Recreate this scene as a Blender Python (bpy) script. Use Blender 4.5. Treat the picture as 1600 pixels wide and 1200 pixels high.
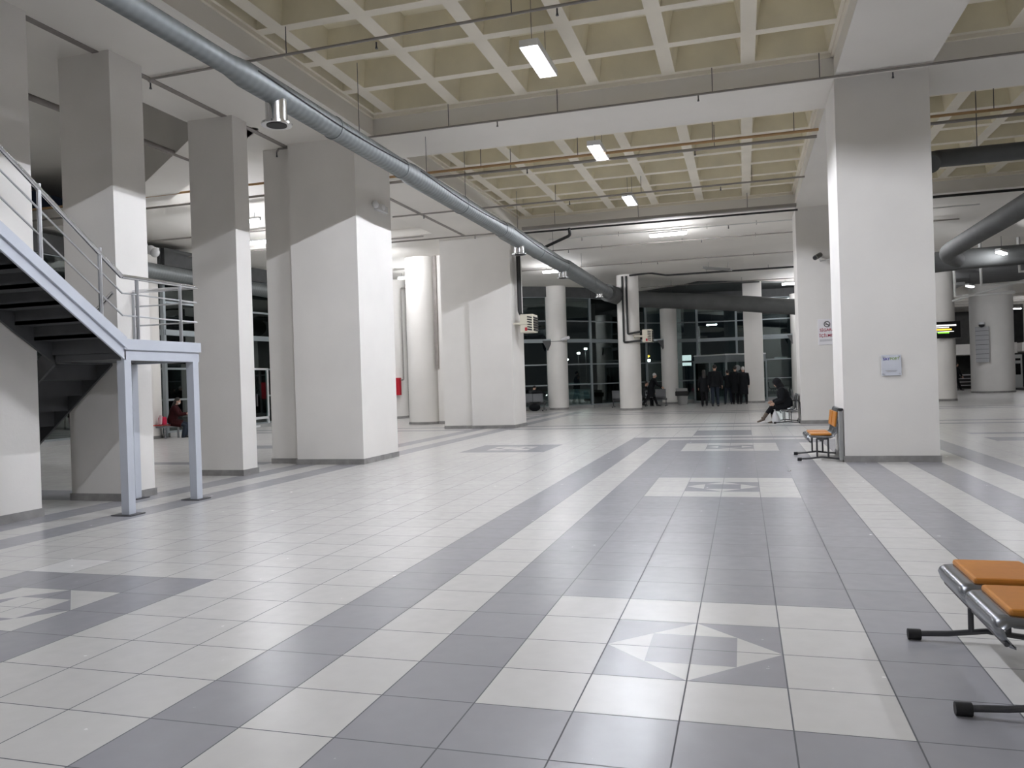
import bpy, bmesh, math, random
from mathutils import Vector, Matrix
random.seed(7)
for o in list(bpy.data.objects): bpy.data.objects.remove(o)
SC = bpy.context.scene
COL = SC.collection
S = 0.92            # survey unit -> metre
PI = math.pi

# ---------------------------------------------------------------- camera
def setup_camera():
    f, yaw, pitch, roll = 1242.98, -0.283170, -0.0027365, -0.0315839
    cy, sy, cp, sp = math.cos(yaw), math.sin(yaw), math.cos(pitch), math.sin(pitch)
    F = Vector((sy*cp, cy*cp, sp)); R = Vector((cy, -sy, 0)); U = R.cross(F)
    cr, sr = math.cos(roll), math.sin(roll)
    R2 = cr*R + sr*U; U2 = -sr*R + cr*U
    cam = bpy.data.cameras.new('camera'); co = bpy.data.objects.new('camera', cam); COL.objects.link(co)
    m = Matrix((R2, U2, -F)).transposed().to_4x4()
    m.translation = Vector((1.33127, -3.72267, 1.58818))*S
    co.matrix_world = m
    cam.sensor_fit = 'HORIZONTAL'; cam.sensor_width = 36; cam.lens = 36*f/1600
    cam.clip_start = .05; cam.clip_end = 400
    SC.camera = co
setup_camera()

# ---------------------------------------------------------------- world + exposure
w = bpy.data.worlds.new('night'); SC.world = w; w.use_nodes = True
w.node_tree.nodes['Background'].inputs[0].default_value = (.010, .013, .020, 1)
w.node_tree.nodes['Background'].inputs[1].default_value = .35
SC.view_settings.view_transform = 'Standard'; SC.view_settings.look = 'None'
SC.view_settings.gamma = 1; SC.view_settings.use_curve_mapping = False
SC.view_settings.exposure = 0.0
LAMP = 3000.0          # emission of the ceiling tubes

SC.cycles.sample_clamp_indirect = 6.0; SC.cycles.sample_clamp_direct = 25.0

# ---------------------------------------------------------------- materials
def mat(name, col, rough=.6, metal=0, spec=.5, emit=None, es=0, noise=0, nscale=3, bump=0, bscale=60, coat=0):
    m = bpy.data.materials.new(name); m.use_nodes = True
    nt = m.node_tree; b = nt.nodes['Principled BSDF']
    b.inputs['Base Color'].default_value = (*col, 1); b.inputs['Roughness'].default_value = rough
    b.inputs['Metallic'].default_value = metal; b.inputs['Specular IOR Level'].default_value = spec
    b.inputs['Coat Weight'].default_value = coat
    if emit: b.inputs['Emission Color'].default_value = (*emit, 1); b.inputs['Emission Strength'].default_value = es
    if noise or bump:
        tc = nt.nodes.new('ShaderNodeTexCoord')
    if noise:
        n = nt.nodes.new('ShaderNodeTexNoise'); n.inputs['Scale'].default_value = nscale; n.inputs['Detail'].default_value = 5
        nt.links.new(tc.outputs['Object'], n.inputs['Vector'])
        r = nt.nodes.new('ShaderNodeMapRange'); r.inputs[1].default_value = .3; r.inputs[2].default_value = .7
        r.inputs[3].default_value = 1-noise; r.inputs[4].default_value = 1+noise*.4
        nt.links.new(n.outputs[0], r.inputs[0])
        mx = nt.nodes.new('ShaderNodeMix'); mx.data_type = 'RGBA'; mx.blend_type = 'MULTIPLY'; mx.inputs[0].default_value = 1
        mx.inputs[6].default_value = (*col, 1); nt.links.new(r.outputs[0], mx.inputs[7])
        nt.links.new(mx.outputs[2], b.inputs['Base Color'])
    if bump:
        n2 = nt.nodes.new('ShaderNodeTexNoise'); n2.inputs['Scale'].default_value = bscale; n2.inputs['Detail'].default_value = 3
        nt.links.new(tc.outputs['Object'], n2.inputs['Vector'])
        bp = nt.nodes.new('ShaderNodeBump'); bp.inputs['Strength'].default_value = bump; bp.inputs['Distance'].default_value = .01
        nt.links.new(n2.outputs[0], bp.inputs['Height']); nt.links.new(bp.outputs[0], b.inputs['Normal'])
    return m

def math_node(nt, op, a, b=None, c=None):
    n = nt.nodes.new('ShaderNodeMath'); n.operation = op
    for i, v in enumerate((a, b, c)):
        if v is None: continue
        if isinstance(v, (int, float)): n.inputs[i].default_value = v
        else: nt.links.new(v, n.inputs[i])
    return n.outputs[0]

def tile_mat(name, col):
    """glazed 46 cm floor tile with dark joints, in metres of the place"""
    m = bpy.data.materials.new(name); m.use_nodes = True
    nt = m.node_tree; b = nt.nodes['Principled BSDF']
    g = nt.nodes.new('ShaderNodeNewGeometry'); sp = nt.nodes.new('ShaderNodeSeparateXYZ')
    nt.links.new(g.outputs['Position'], sp.inputs[0])
    X = math_node(nt, 'DIVIDE', sp.outputs[0], .5*S); Y = math_node(nt, 'DIVIDE', sp.outputs[1], .5*S)
    left = math_node(nt, 'LESS_THAN', X, -12.4)
    X = math_node(nt, 'ADD', X, math_node(nt, 'MULTIPLY', left, .4))
    def line(v):
        f = math_node(nt, 'FRACT', math_node(nt, 'ADD', v, .5))
        d = math_node(nt, 'ABSOLUTE', math_node(nt, 'SUBTRACT', f, .5))
        return math_node(nt, 'LESS_THAN', d, .0075)
    j = math_node(nt, 'MAXIMUM', line(X), line(Y))
    # each tile a slightly different shade
    fx = math_node(nt, 'FLOOR', X); fy = math_node(nt, 'FLOOR', Y)
    cb = nt.nodes.new('ShaderNodeCombineXYZ'); nt.links.new(fx, cb.inputs[0]); nt.links.new(fy, cb.inputs[1])
    wn = nt.nodes.new('ShaderNodeTexWhiteNoise'); wn.noise_dimensions = '2D'; nt.links.new(cb.outputs[0], wn.inputs['Vector'])
    ns = nt.nodes.new('ShaderNodeTexNoise'); ns.inputs['Scale'].default_value = 9; ns.inputs['Detail'].default_value = 6
    nt.links.new(g.outputs['Position'], ns.inputs['Vector'])
    v = math_node(nt, 'ADD', math_node(nt, 'MULTIPLY', wn.outputs[0], .05), math_node(nt, 'MULTIPLY', ns.outputs[0], .10))
    v = math_node(nt, 'ADD', v, .92)
    mx = nt.nodes.new('ShaderNodeMix'); mx.data_type = 'RGBA'; mx.blend_type = 'MULTIPLY'; mx.inputs[0].default_value = 1
    mx.inputs[6].default_value = (*col, 1); nt.links.new(v, mx.inputs[7])
    m2 = nt.nodes.new('ShaderNodeMix'); m2.data_type = 'RGBA'; nt.links.new(j, m2.inputs[0])
    nt.links.new(mx.outputs[2], m2.inputs[6]); m2.inputs[7].default_value = (.10, .10, .11, 1)
    nt.links.new(m2.outputs[2], b.inputs['Base Color'])
    r = math_node(nt, 'ADD', math_node(nt, 'MULTIPLY', ns.outputs[0], .10), .20)
    r = math_node(nt, 'ADD', r, math_node(nt, 'MULTIPLY', j, .5))
    nt.links.new(r, b.inputs['Roughness']); b.inputs['Specular IOR Level'].default_value = .5
    bp = nt.nodes.new('ShaderNodeBump'); bp.inputs['Strength'].default_value = .25; bp.inputs['Distance'].default_value = .002
    n3 = nt.nodes.new('ShaderNodeTexNoise'); n3.inputs['Scale'].default_value = 5
    nt.links.new(g.outputs['Position'], n3.inputs['Vector'])
    h = math_node(nt, 'SUBTRACT', n3.outputs[0], j)
    nt.links.new(h, bp.inputs['Height']); nt.links.new(bp.outputs[0], b.inputs['Normal'])
    return m

def glass_mat(name, tint=(.55, .62, .62), refl=.5):
    m = bpy.data.materials.new(name); m.use_nodes = True
    nt = m.node_tree; nt.nodes.remove(nt.nodes['Principled BSDF']); out = nt.nodes['Material Output']
    t = nt.nodes.new('ShaderNodeBsdfTransparent'); t.inputs[0].default_value = (*tint, 1)
    g = nt.nodes.new('ShaderNodeBsdfGlossy'); g.inputs[0].default_value = (.75, .85, .85, 1); g.inputs[1].default_value = .015
    fr = nt.nodes.new('ShaderNodeFresnel'); fr.inputs[0].default_value = 1.5
    a = math_node(nt, 'ADD', math_node(nt, 'MULTIPLY', fr.outputs[0], 1.6), refl*.12)
    a = math_node(nt, 'MINIMUM', a, 1.0)
    mx = nt.nodes.new('ShaderNodeMixShader'); nt.links.new(a, mx.inputs[0])
    nt.links.new(t.outputs[0], mx.inputs[1]); nt.links.new(g.outputs[0], mx.inputs[2])
    nt.links.new(mx.outputs[0], out.inputs[0]); return m

def duct_mat():
    m = mat('galvanised_duct', (.175, .188, .19), .5, .5)
    nt = m.node_tree; b = nt.nodes['Principled BSDF']
    tc = nt.nodes.new('ShaderNodeTexCoord')
    wv = nt.nodes.new('ShaderNodeTexWave'); wv.wave_type = 'BANDS'; wv.bands_direction = 'Y'
    wv.inputs['Scale'].default_value = 2.6; wv.inputs['Distortion'].default_value = .3
    nt.links.new(tc.outputs['Object'], wv.inputs['Vector'])
    bp = nt.nodes.new('ShaderNodeBump'); bp.inputs['Strength'].default_value = .35; bp.inputs['Distance'].default_value = .01
    nt.links.new(wv.outputs[0], bp.inputs['Height']); nt.links.new(bp.outputs[0], b.inputs['Normal'])
    n = nt.nodes.new('ShaderNodeTexNoise'); n.inputs['Scale'].default_value = 4
    nt.links.new(tc.outputs['Object'], n.inputs['Vector'])
    r = math_node(nt, 'ADD', math_node(nt, 'MULTIPLY', n.outputs[0], .25), .36); nt.links.new(r, b.inputs['Roughness'])
    return m

M = dict(
    plaster=mat('white_plaster', (.81, .785, .745), .75, noise=.05, nscale=.9, bump=.12, bscale=25),
    slab=mat('painted_slab', (.83, .80, .745), .8, noise=.05, nscale=.6, bump=.08),
    rib=mat('painted_rib', (.84, .785, .665), .85, noise=.07, nscale=1.2),
    coffer=mat('coffer_paint', (.80, .735, .555), .85, noise=.12, nscale=1.5),
    skirt=mat('grey_skirting', (.30, .29, .28), .5, noise=.25, nscale=6),
    joint=mat('joint_strip', (.30, .27, .25), .7, noise=.2, nscale=4),
    bright_tile=tile_mat('bright_tile', (.74, .73, .71)), white_tile=tile_mat('white_tile', (.61, .595, .57)), grey_tile=tile_mat('grey_tile', (.34, .335, .355)),
    duct=duct_mat(), darkduct=mat('dark_trunk_duct', (.085, .088, .086), .75, .0, noise=.2, nscale=1.5), chrome=mat('chrome', (.75, .76, .78), .15, 1), steel=mat('brushed_steel', (.62, .63, .65), .3, 1),
    darksteel=mat('dark_steel', (.10, .10, .105), .4, .6), greysteel=mat('grey_seat_steel', (.26, .27, .29), .24, .9),
    stair=mat('stair_paint', (.55, .58, .64), .5, noise=.05), stairshade=mat('stair_shaded_paint', (.075, .077, .08), .6, noise=.2, nscale=3),  # second entry: shade under the stairs put into a darker colour
    black=mat('black_rubber', (.012, .012, .013), .6), blackpipe=mat('black_pipe', (.02, .02, .02), .6),
    pipe=mat('grey_pipe', (.30, .28, .26), .6, .2), orangepipe=mat('ochre_pipe', (.42, .26, .12), .6), whitepipe=mat('white_conduit', (.7, .7, .68), .6),
    redpaint=mat('red_paint', (.50, .015, .03), .4), orange=mat('orange_vinyl', (.60, .235, .035), .38, noise=.06, nscale=20),
    beige=mat('beige_enamel', (.72, .68, .56), .5), alu=mat('aluminium', (.27, .30, .31), .4, .4), alub=mat('bright_aluminium', (.8, .82, .82), .35, .3),
    glass=glass_mat('night_glass'), clear=glass_mat('clear_glass', (.8, .86, .86), .2),
    lampbody=mat('lamp_body', (.8, .8, .8), .5), tube=mat('lamp_tube', (1, 1, 1), .4, emit=(.95, .98, 1.07), es=LAMP),
    baretube=mat('bare_tube', (1, 1, 1), .4, emit=(.97, .98, 1.03), es=250),
    spotglow=mat('spot_glow', (1, 1, 1), .4, emit=(.97, .98, 1.03), es=100),
    tubeoff=mat('lamp_tube_off', (.45, .45, .42), .3), lampgrey=mat('lamp_housing_grey', (.2, .2, .19), .5, .5),
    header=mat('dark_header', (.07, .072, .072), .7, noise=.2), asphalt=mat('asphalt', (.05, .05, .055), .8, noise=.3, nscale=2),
    darkwall=mat('dark_wall', (.10, .10, .10), .8, noise=.2), midwall=mat('mid_grey_wall', (.34, .34, .33), .8, noise=.08, nscale=1),
    concrete=mat('concrete', (.33, .33, .32), .85, noise=.2, nscale=1.2),
    sign=mat('white_sign', (.82, .80, .82), .35), signred=mat('sign_red', (.45, .02, .06), .5), signblack=mat('sign_black', (.03, .03, .03), .5),
    signblue=mat('sign_blue', (.07, .05, .35), .5), signgreen=mat('sign_green', (.28, .42, .12), .5), acrylic=mat('acrylic_plate', (.66, .68, .74), .12, coat=.5),
    signgrey=mat('sign_grey', (.45, .45, .46), .6), lime=mat('lime_sign', (.40, .55, .05), .5, emit=(.5, .7, .05), es=.25),
    skin=mat('skin', (.55, .34, .25), .55), hairdark=mat('dark_hair', (.015, .012, .010), .6), hairwhite=mat('grey_hair', (.55, .54, .52), .6),
    coatblack=mat('black_coat', (.012, .013, .015), .85, spec=.12), coatred=mat('dark_red_coat', (.030, .006, .007), .85, spec=.12), coatgrey=mat('charcoal_coat', (.03, .032, .034), .85, spec=.12),
    coatnavy=mat('navy_coat', (.015, .018, .028), .85, spec=.12), jeans=mat('dark_jeans', (.025, .032, .045), .85, spec=.12), trousers=mat('black_trousers', (.013, .013, .015), .85, spec=.12),
    boot=mat('brown_boot', (.12, .09, .07), .5), hood=mat('hood_cloth', (.016, .016, .018), .9, spec=.12), bag=mat('white_bag', (.75, .75, .76), .45), crimson=mat('crimson_bag', (.55, .01, .06), .5),
    pink=mat('pink_paper', (.80, .55, .58), .6), redtop=mat('red_bench_top', (.62, .10, .08), .5), mask=mat('face_mask', (.62, .60, .58), .7),
    carteal=mat('teal_car_paint', (.35, .52, .52), .3, .1, coat=.6), cardark=mat('dark_car_paint', (.02, .022, .025), .25, .2, coat=.6), carglass=mat('car_glass', (.02, .025, .03), .08),
    headlight=mat('car_headlight', (1, 1, 1), .3, emit=(1, .97, .9), es=6), taillight=mat('red_light', (1, .1, .1), .3, emit=(1, .03, .12), es=7),
    street=mat('street_light', (1, 1, 1), .3, emit=(1, .97, .9), es=110), litsign=mat('lit_sign', (1, 1, 1), .3, emit=(.95, 1, .98), es=2.2), yellowlit=mat('yellow_lit', (1, .7, .1), .3, emit=(1, .6, .05), es=4),
    scr=mat('screen_black', (.01, .01, .011), .2), scrw=mat('screen_white', (1, 1, 1), .4, emit=(1, 1, 1), es=1.6), scro=mat('screen_orange', (1, .6, .1), .4, emit=(1, .55, .05), es=1.5),
    scrg=mat('screen_green', (.3, .9, .1), .4, emit=(.25, .9, .05), es=1.4), smudge=mat('soot', (.35, .33, .31), .8), clearplastic=mat('clear_plastic', (.7, .7, .7), .12),
)

# ---------------------------------------------------------------- mesh builder
def rotm(rx=0, ry=0, rz=0):
    return Matrix.Rotation(rz, 3, 'Z') @ Matrix.Rotation(ry, 3, 'Y') @ Matrix.Rotation(rx, 3, 'X')
class MB:
    def __init__(s): s.v = []; s.f = []; s.m = []; s.sm = []
    def add(s, vs, fs, mi=0, smooth=False):
        n = len(s.v); s.v += [Vector(v) for v in vs]
        for f in fs: s.f.append([n+i for i in f]); s.m.append(mi); s.sm.append(smooth)
        return s
    def box(s, x0, x1, y0, y1, z0, z1, mi=0, b=0):
        if x0 > x1: x0, x1 = x1, x0
        if y0 > y1: y0, y1 = y1, y0
        if z0 > z1: z0, z1 = z1, z0
        if b: return s.rbox(x0, x1, y0, y1, z0, z1, b, mi)
        vs = [(x0,y0,z0),(x1,y0,z0),(x1,y1,z0),(x0,y1,z0),(x0,y0,z1),(x1,y0,z1),(x1,y1,z1),(x0,y1,z1)]
        return s.add(vs, [(3,2,1,0),(4,5,6,7),(0,1,5,4),(1,2,6,5),(2,3,7,6),(3,0,4,7)], mi)
    def rbox(s, x0, x1, y0, y1, z0, z1, b, mi=0):
        bm = bmesh.new(); bmesh.ops.create_cube(bm, size=1)
        for v in bm.verts: v.co = Vector(((x0+x1)/2+v.co.x*(x1-x0), (y0+y1)/2+v.co.y*(y1-y0), (z0+z1)/2+v.co.z*(z1-z0)))
        bmesh.ops.bevel(bm, geom=bm.edges[:], offset=b, segments=2, affect='EDGES', profile=.5)
        bm.verts.index_update(); s.add([v.co.copy() for v in bm.verts], [[v.index for v in f.verts] for f in bm.faces], mi, False); bm.free(); return s
    def obox(s, c, size, rot, mi=0, b=0):
        t = MB().box(-size[0]/2, size[0]/2, -size[1]/2, size[1]/2, -size[2]/2, size[2]/2, 0, b)
        c = Vector(c); return s.add([c+rot@v for v in t.v], t.f, mi)
    def prism(s, pts, z0, z1, mi=0):
        n = len(pts); vs = [(x,y,z0) for x,y in pts]+[(x,y,z1) for x,y in pts]
        fs = [list(range(n))[::-1], list(range(n,2*n))]+[(i,(i+1)%n,n+(i+1)%n,n+i) for i in range(n)]
        return s.add(vs, fs, mi)
    def tube(s, path, r, seg=8, mi=0, caps=True, smooth=True, flat=None, up=None):
        """path of points; r a radius or a list; flat (a,b) scale of the section along side/up"""
        P = [Vector(p) for p in path]; n = len(P); R = r if isinstance(r, (list, tuple)) else [r]*n
        T = []
        for i in range(n):
            a = P[max(i-1,0)]; b = P[min(i+1,n-1)]; t = (b-a)
            if 0 < i < n-1:
                t = (P[i]-P[i-1]).normalized()+(P[i+1]-P[i]).normalized()
            T.append(t.normalized() if t.length > 1e-9 else Vector((0,0,1)))
        u = Vector(up) if up else (Vector((0,0,1)) if abs(T[0].z) < .9 else Vector((0,1,0)))
        vs = []
        for i in range(n):
            t = T[i]; u = (u-t*u.dot(t))
            if u.length < 1e-6: u = t.orthogonal()
            u.normalize(); sd = t.cross(u)
            rr = R[i] if isinstance(R[i], (list, tuple)) else (R[i], R[i])
            for k in range(seg):
                a = 2*PI*k/seg; vs.append(P[i]+sd*math.cos(a)*rr[0]+u*math.sin(a)*rr[1])
        fs = []
        for i in range(n-1):
            for k in range(seg):
                k2 = (k+1)%seg; fs.append((i*seg+k, i*seg+k2, (i+1)*seg+k2, (i+1)*seg+k))
        if caps: fs.append(list(range(seg))[::-1]); fs.append([(n-1)*seg+k for k in range(seg)])
        return s.add(vs, fs, mi, smooth)
    def cyl(s, x, y, z0, z1, r, seg=32, mi=0, smooth=True):
        return s.tube([(x,y,z0),(x,y,z1)], r, seg, mi, True, smooth)
    def ell(s, c, r, mi=0, seg=14, rings=9, rot=None):
        vs = []; fs = []; c = Vector(c); rot = rot or Matrix.Identity(3)
        for i in range(rings+1):
            th = PI*i/rings
            for k in range(seg):
                ph = 2*PI*k/seg
                vs.append(c+rot@Vector((r[0]*math.sin(th)*math.cos(ph), r[1]*math.sin(th)*math.sin(ph), r[2]*math.cos(th))))
        for i in range(rings):
            for k in range(seg):
                k2 = (k+1)%seg; fs.append((i*seg+k,(i+1)*seg+k,(i+1)*seg+k2,i*seg+k2))
        return s.add(vs, fs, mi, True)
    def build(s, name, mt, parent=None, origin=None, mods=None):
        if parent is not None and origin is None: origin = ORG.get(parent.name, Vector((0,0,0)))
        if origin is None:
            xs = [v.x for v in s.v]; ys = [v.y for v in s.v]; zs = [v.z for v in s.v]
            origin = Vector(((min(xs)+max(xs))/2, (min(ys)+max(ys))/2, min(zs)))
        origin = Vector(origin)
        me = bpy.data.meshes.new(name)
        me.from_pydata([(v-origin)*S for v in s.v], [], s.f)
        for m_ in (mt if isinstance(mt, (list, tuple)) else [mt]): me.materials.append(m_)
        me.polygons.foreach_set('material_index', s.m); me.polygons.foreach_set('use_smooth', s.sm)
        bm = bmesh.new(); bm.from_mesh(me); bmesh.ops.remove_doubles(bm, verts=bm.verts, dist=1e-5)
        bmesh.ops.recalc_face_normals(bm, faces=bm.faces); bm.to_mesh(me); bm.free()
        if any(s.sm):
            me.polygons.foreach_get
            try: me.set_sharp_from_angle(angle=math.radians(50))
            except Exception: pass
        o = bpy.data.objects.new(name, me); COL.objects.link(o)
        ORG[o.name] = origin
        if parent is not None: o.parent = parent
        else: o.location = origin*S
        if mods: mods(o)
        return o
ORG = {}
def tag(o, label=None, cat=None, group=None, kind=None):
    if label: o['label'] = label
    if cat: o['category'] = cat
    if group: o['group'] = group
    if kind: o['kind'] = kind
    return o
def thing(name, label, cat, loc=(0,0,0), group=None, rz=0):
    o = bpy.data.objects.new(name, None); COL.objects.link(o); o.empty_display_size = .1
    o.location = Vector(loc)*S; o.rotation_euler = (0,0,rz); ORG[o.name] = Vector(loc)
    return tag(o, label, cat, group)
def struct(name, mb, mt): return tag(mb.build(name, mt, origin=(0,0,0)), kind='structure')
def copy_tree(o, parent=None):
    c = o.copy(); COL.objects.link(c)
    if parent: c.parent = parent; c.matrix_parent_inverse = o.matrix_parent_inverse
    for ch in list(o.children): copy_tree(ch, c)
    return c
def text_part(name, body, size, loc, rot, mt, parent, align='CENTER', extrude=.001):
    cu = bpy.data.curves.new(name, 'FONT'); cu.body = body; cu.size = size*S; cu.align_x = align; cu.align_y = 'CENTER'; cu.extrude = extrude; cu.offset = size*S*.008
    t = bpy.data.objects.new(name+'_src', cu); COL.objects.link(t); bpy.context.view_layer.update()
    dg = bpy.context.evaluated_depsgraph_get(); me = bpy.data.meshes.new_from_object(t.evaluated_get(dg))
    bpy.data.objects.remove(t)
    me.materials.clear(); me.materials.append(mt)
    o = bpy.data.objects.new(name, me); COL.objects.link(o); o.parent = parent
    o.location = (Vector(loc)-ORG[parent.name])*S; o.rotation_euler = rot
    return o

# ================================================================ FLOOR
def seglist(a, b, extra=()):
    s_ = set(range(a, b+1)) | set(extra); return sorted(s_)
def floor_colour(x, y):
    """x,y tile centre -> 0 white 1 grey"""
    # main patterned walk
    if -3 <= x < 11 and y < 35 and y > -40:
        if y >= 31 and x < 13:
            band = int(y)-31                     # 0..3
            if x < -2 or band == 3: return 1
            if x < -1 or band == 2: return 0
            return 1
        if x < -2: return 1
        if x < -1: return 0
        if x < 5:
            yy = y
            for a in (-14, 0, 14, 27):
                if a <= yy < a+4 and 0 <= x < 4: return 0
            return 1
        return 1 if int(x) in (6, 8, 10) else 0
    if x < -12.4 and x > -15.6 and y < 70:
        if x > -13.4: return 1
        if x > -14.4: return 0
        return 1
    if -10 <= x < -9 and 4 <= y < 5: return 2
    if -10 <= x < -6 and (0 <= y < 4 or 27 <= y < 31 or -28 <= y < -24): return 1
    if 0 <= x < 3 and 36 <= y < 40: return 1
    if 43 <= y < 44 or 46 <= y < 47: return 1
    if 62 <= y < 63 or 65 <= y < 66: return 1
    if x > 13 and (31 <= y < 33 or 35 <= y < 36 or 24 <= y < 25): return 1
    if x < -17 and x > -27 and (12 <= y < 14 or 22 <= y < 23 or 30 <= y < 32): return 1
    return 0
def build_floor():
    mb = MB(); xs = seglist(-46, 90, [-12.4,-13.4,-14.4,-15.4,-16.4]); xs = [x for x in xs if not (-17 < x < -12.4 and x == int(x)) or x == -12]
    ys = list(range(-36, 161)); mos = [(1,1,0),(1,15,0),(1,28,0),(1,-13,0),(-9,1,1),(-9,28,1)]
    cells = {(a+i, b+j) for a,b,_ in mos for i in (0,1) for j in (0,1)}
    idx = {}
    def vid(x, y):
        k = (round(x,3), round(y,3))
        if k not in idx: idx[k] = len(mb.v); mb.v.append(Vector((x*.5, y*.5, 0)))
        return idx[k]
    for i in range(len(xs)-1):
        for y in ys[:-1]:
            x0, x1 = xs[i], xs[i+1]
            if (x0, y) in cells: continue
            c = floor_colour((x0+x1)/2, y+.5)
            mb.f.append([vid(x0,y), vid(x1,y), vid(x1,y+1), vid(x0,y+1)]); mb.m.append(c); mb.sm.append(False)
    for a, b, inv in mos:
        cx, cy = a+1, b+1
        O = {k: vid(cx+dx, cy+dy) for k,(dx,dy) in dict(sw=(-1,-1),se=(1,-1),ne=(1,1),nw=(-1,1),s=(0,-1),e=(1,0),n=(0,1),w=(-1,0)).items()}
        I = {k: vid(cx+dx, cy+dy) for k,(dx,dy) in dict(sw=(-.5,-.5),se=(.5,-.5),ne=(.5,.5),nw=(-.5,.5)).items()}
        def F(l, c): mb.f.append(l); mb.m.append((1-c) if inv else c); mb.sm.append(False)
        for q, l in dict(sw=('w','s'), se=('s','e'), ne=('e','n'), nw=('n','w')).items():
            p, r = l; F([O[p], O[q], I[q]], 1); F([O[q], O[r], I[q]], 1)
        for q, (p, r) in dict(s=('sw','se'), e=('se','ne'), n=('ne','nw'), w=('nw','sw')).items(): F([O[q], I[r], I[p]], 0)
        F([I['sw'], I['se'], I['ne'], I['nw']], 1)
    struct('floor', mb, [M['white_tile'], M['grey_tile'], M['bright_tile']])
build_floor()
struct('ground', MB().box(-140, 90, -40, 190, -.5, -.12), M['asphalt'])

# ================================================================ CEILING
ZB, ZR, ZT, ZTOP = 6.7, 7.12, 7.58, 9.0
YB = [(-11.3, -9.65), (-.05, 1.6), (11.2, 12.85)]          # cross beams
XW = [(-5.8, 3.0), (4.52, 13.35), (14.9, 23.7)]            # waffle bays
YW = [(-9.65, -.05), (1.6, 11.2), (12.85, 22.15)]
def build_ceiling():
    sl = MB()
    # beam grid: long soffits
    sl.box(-8.65, -5.8, -16, 22.15, ZB, ZTOP)
    sl.box(3.0, 4.52, -16, 22.15, ZB, ZTOP); sl.box(13.35, 14.9, -16, 22.15, ZB, ZTOP); sl.box(23.7, 34, -16, 22.15, ZB, ZTOP)
    for (a, b) in YB+[(-16, -11.3)]:
        for (x0, x1) in XW: sl.box(x0, x1, a, b, ZB, ZTOP)
    struct('ceiling', sl, M['slab'])
    fl = MB()
    outline = [(-22, 22.15), (34, 22.15), (34, 78), (9, 78), (9, 46.6), (4, 46.6), (-1, 46.5), (-3.3, 45.6), (-5.8, 43.2), (-8.9, 39.8), (-11, 38), (-16, 35), (-22, 35)]
    fl.prism(outline, ZB, ZTOP)
    struct('ceiling', fl, M['slab'])
    wf = MB()
    for (x0, x1) in XW:
        for (y0, y1) in YW:
            nx = 6 if True else 6; ny = 7
            if x0 < -5:           # bay seen best: ribs measured from the right-hand beam
                xr = [x1-1.43-1.39*k for k in range(6)]
            else: xr = [x0+1.26*k+1.26 for k in range(6)]
            xr = sorted([x for x in xr if x0+.3 < x < x1-.3])
            ex = [x0]+xr+[x1]
            d = (y1-y0)/ny; ey = [y0+d*k for k in range(ny+1)]
            # ledge round the bay
            for (a,b,c,e) in ((x0,x1,y0,y0+.05),(x0,x1,y1-.05,y1),(x0,x0+.05,y0,y1),(x1-.05,x1,y0,y1)): wf.box(a,b,c,e,ZR-.07,ZR)
            for i in range(len(ex)-1):
                for j in range(ny):
                    A, B, C, D = ex[i], ex[i+1], ey[j], ey[j+1]
                    ra = .12 if i else .10; rb = .12 if i < len(ex)-2 else .10; rc = .095 if j else .16; rd = .095 if j < ny-1 else .16
                    o = [(A,C),(B,C),(B,D),(A,D)]; n = [(A+ra,C+rc),(B-rb,C+rc),(B-rb,D-rd),(A+ra,D-rd)]
                    t = [(n[0][0]+.09,n[0][1]+.09),(n[1][0]-.09,n[1][1]+.09),(n[2][0]-.09,n[2][1]-.09),(n[3][0]+.09,n[3][1]-.09)]
                    vs = [(x,y,ZR) for x,y in o]+[(x,y,ZR) for x,y in n]+[(x,y,ZT) for x,y in t]
                    wf.add(vs, [(k,(k+1)%4,4+(k+1)%4,4+k) for k in range(4)], 0)
                    wf.add(vs, [(4+k,4+(k+1)%4,8+(k+1)%4,8+k) for k in range(4)]+[(8,9,10,11)], 1)
            wf.box(x0, x1, y0, y1, ZT+.02, ZTOP, 1)
    o = struct('ceiling', wf, [M['rib'], M['coffer']])
    # annex ceiling on the left: high near the stairs, low flat slab beyond the radial beam
    an = MB(); an.box(-22, -8.65, -16, 22.15, 8.7, 9.0)
    a = Vector((-8.2, 9.15)); b = Vector((-16.2, 15.2)); d = (b-a).normalized(); n = Vector((-d.y, d.x))*-.95
    an.prism([tuple(a), tuple(b), tuple(b+n), tuple(a+n)], 6.7, 8.7)
    an.prism([(-8.65, 10.6), (-16.4, 16.4), (-22, 16.4), (-22, 22.15), (-8.65, 22.15)][::-1], 6.95, 7.5)
    an.box(-22, -8.65, 21.5, 22.15, 6.7, 7.0)
    struct('ceiling', MB().box(-14, -8.7, 3.0, 8.6, 8.5, 8.69), M['header'])  # dark sheet added: the unlit void overhead put into its colour
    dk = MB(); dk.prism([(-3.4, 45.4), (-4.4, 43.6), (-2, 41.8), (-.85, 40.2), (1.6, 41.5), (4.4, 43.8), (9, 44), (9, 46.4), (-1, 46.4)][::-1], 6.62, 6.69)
    struct('ceiling', dk, M['header'])  # dark sheet whose colour stands in for the unlit void by the glass
    struct('ceiling', an, M['slab'])
    # joint cover strips
    j = MB(); j.box(-7.86, -7.74, -5, 11.3, ZB-.012, ZB); j.box(-7.86, -7.74, 12.75, 22.4, ZB-.012, ZB)
    struct('trim_1', j, M['joint'])
build_ceiling()

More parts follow.
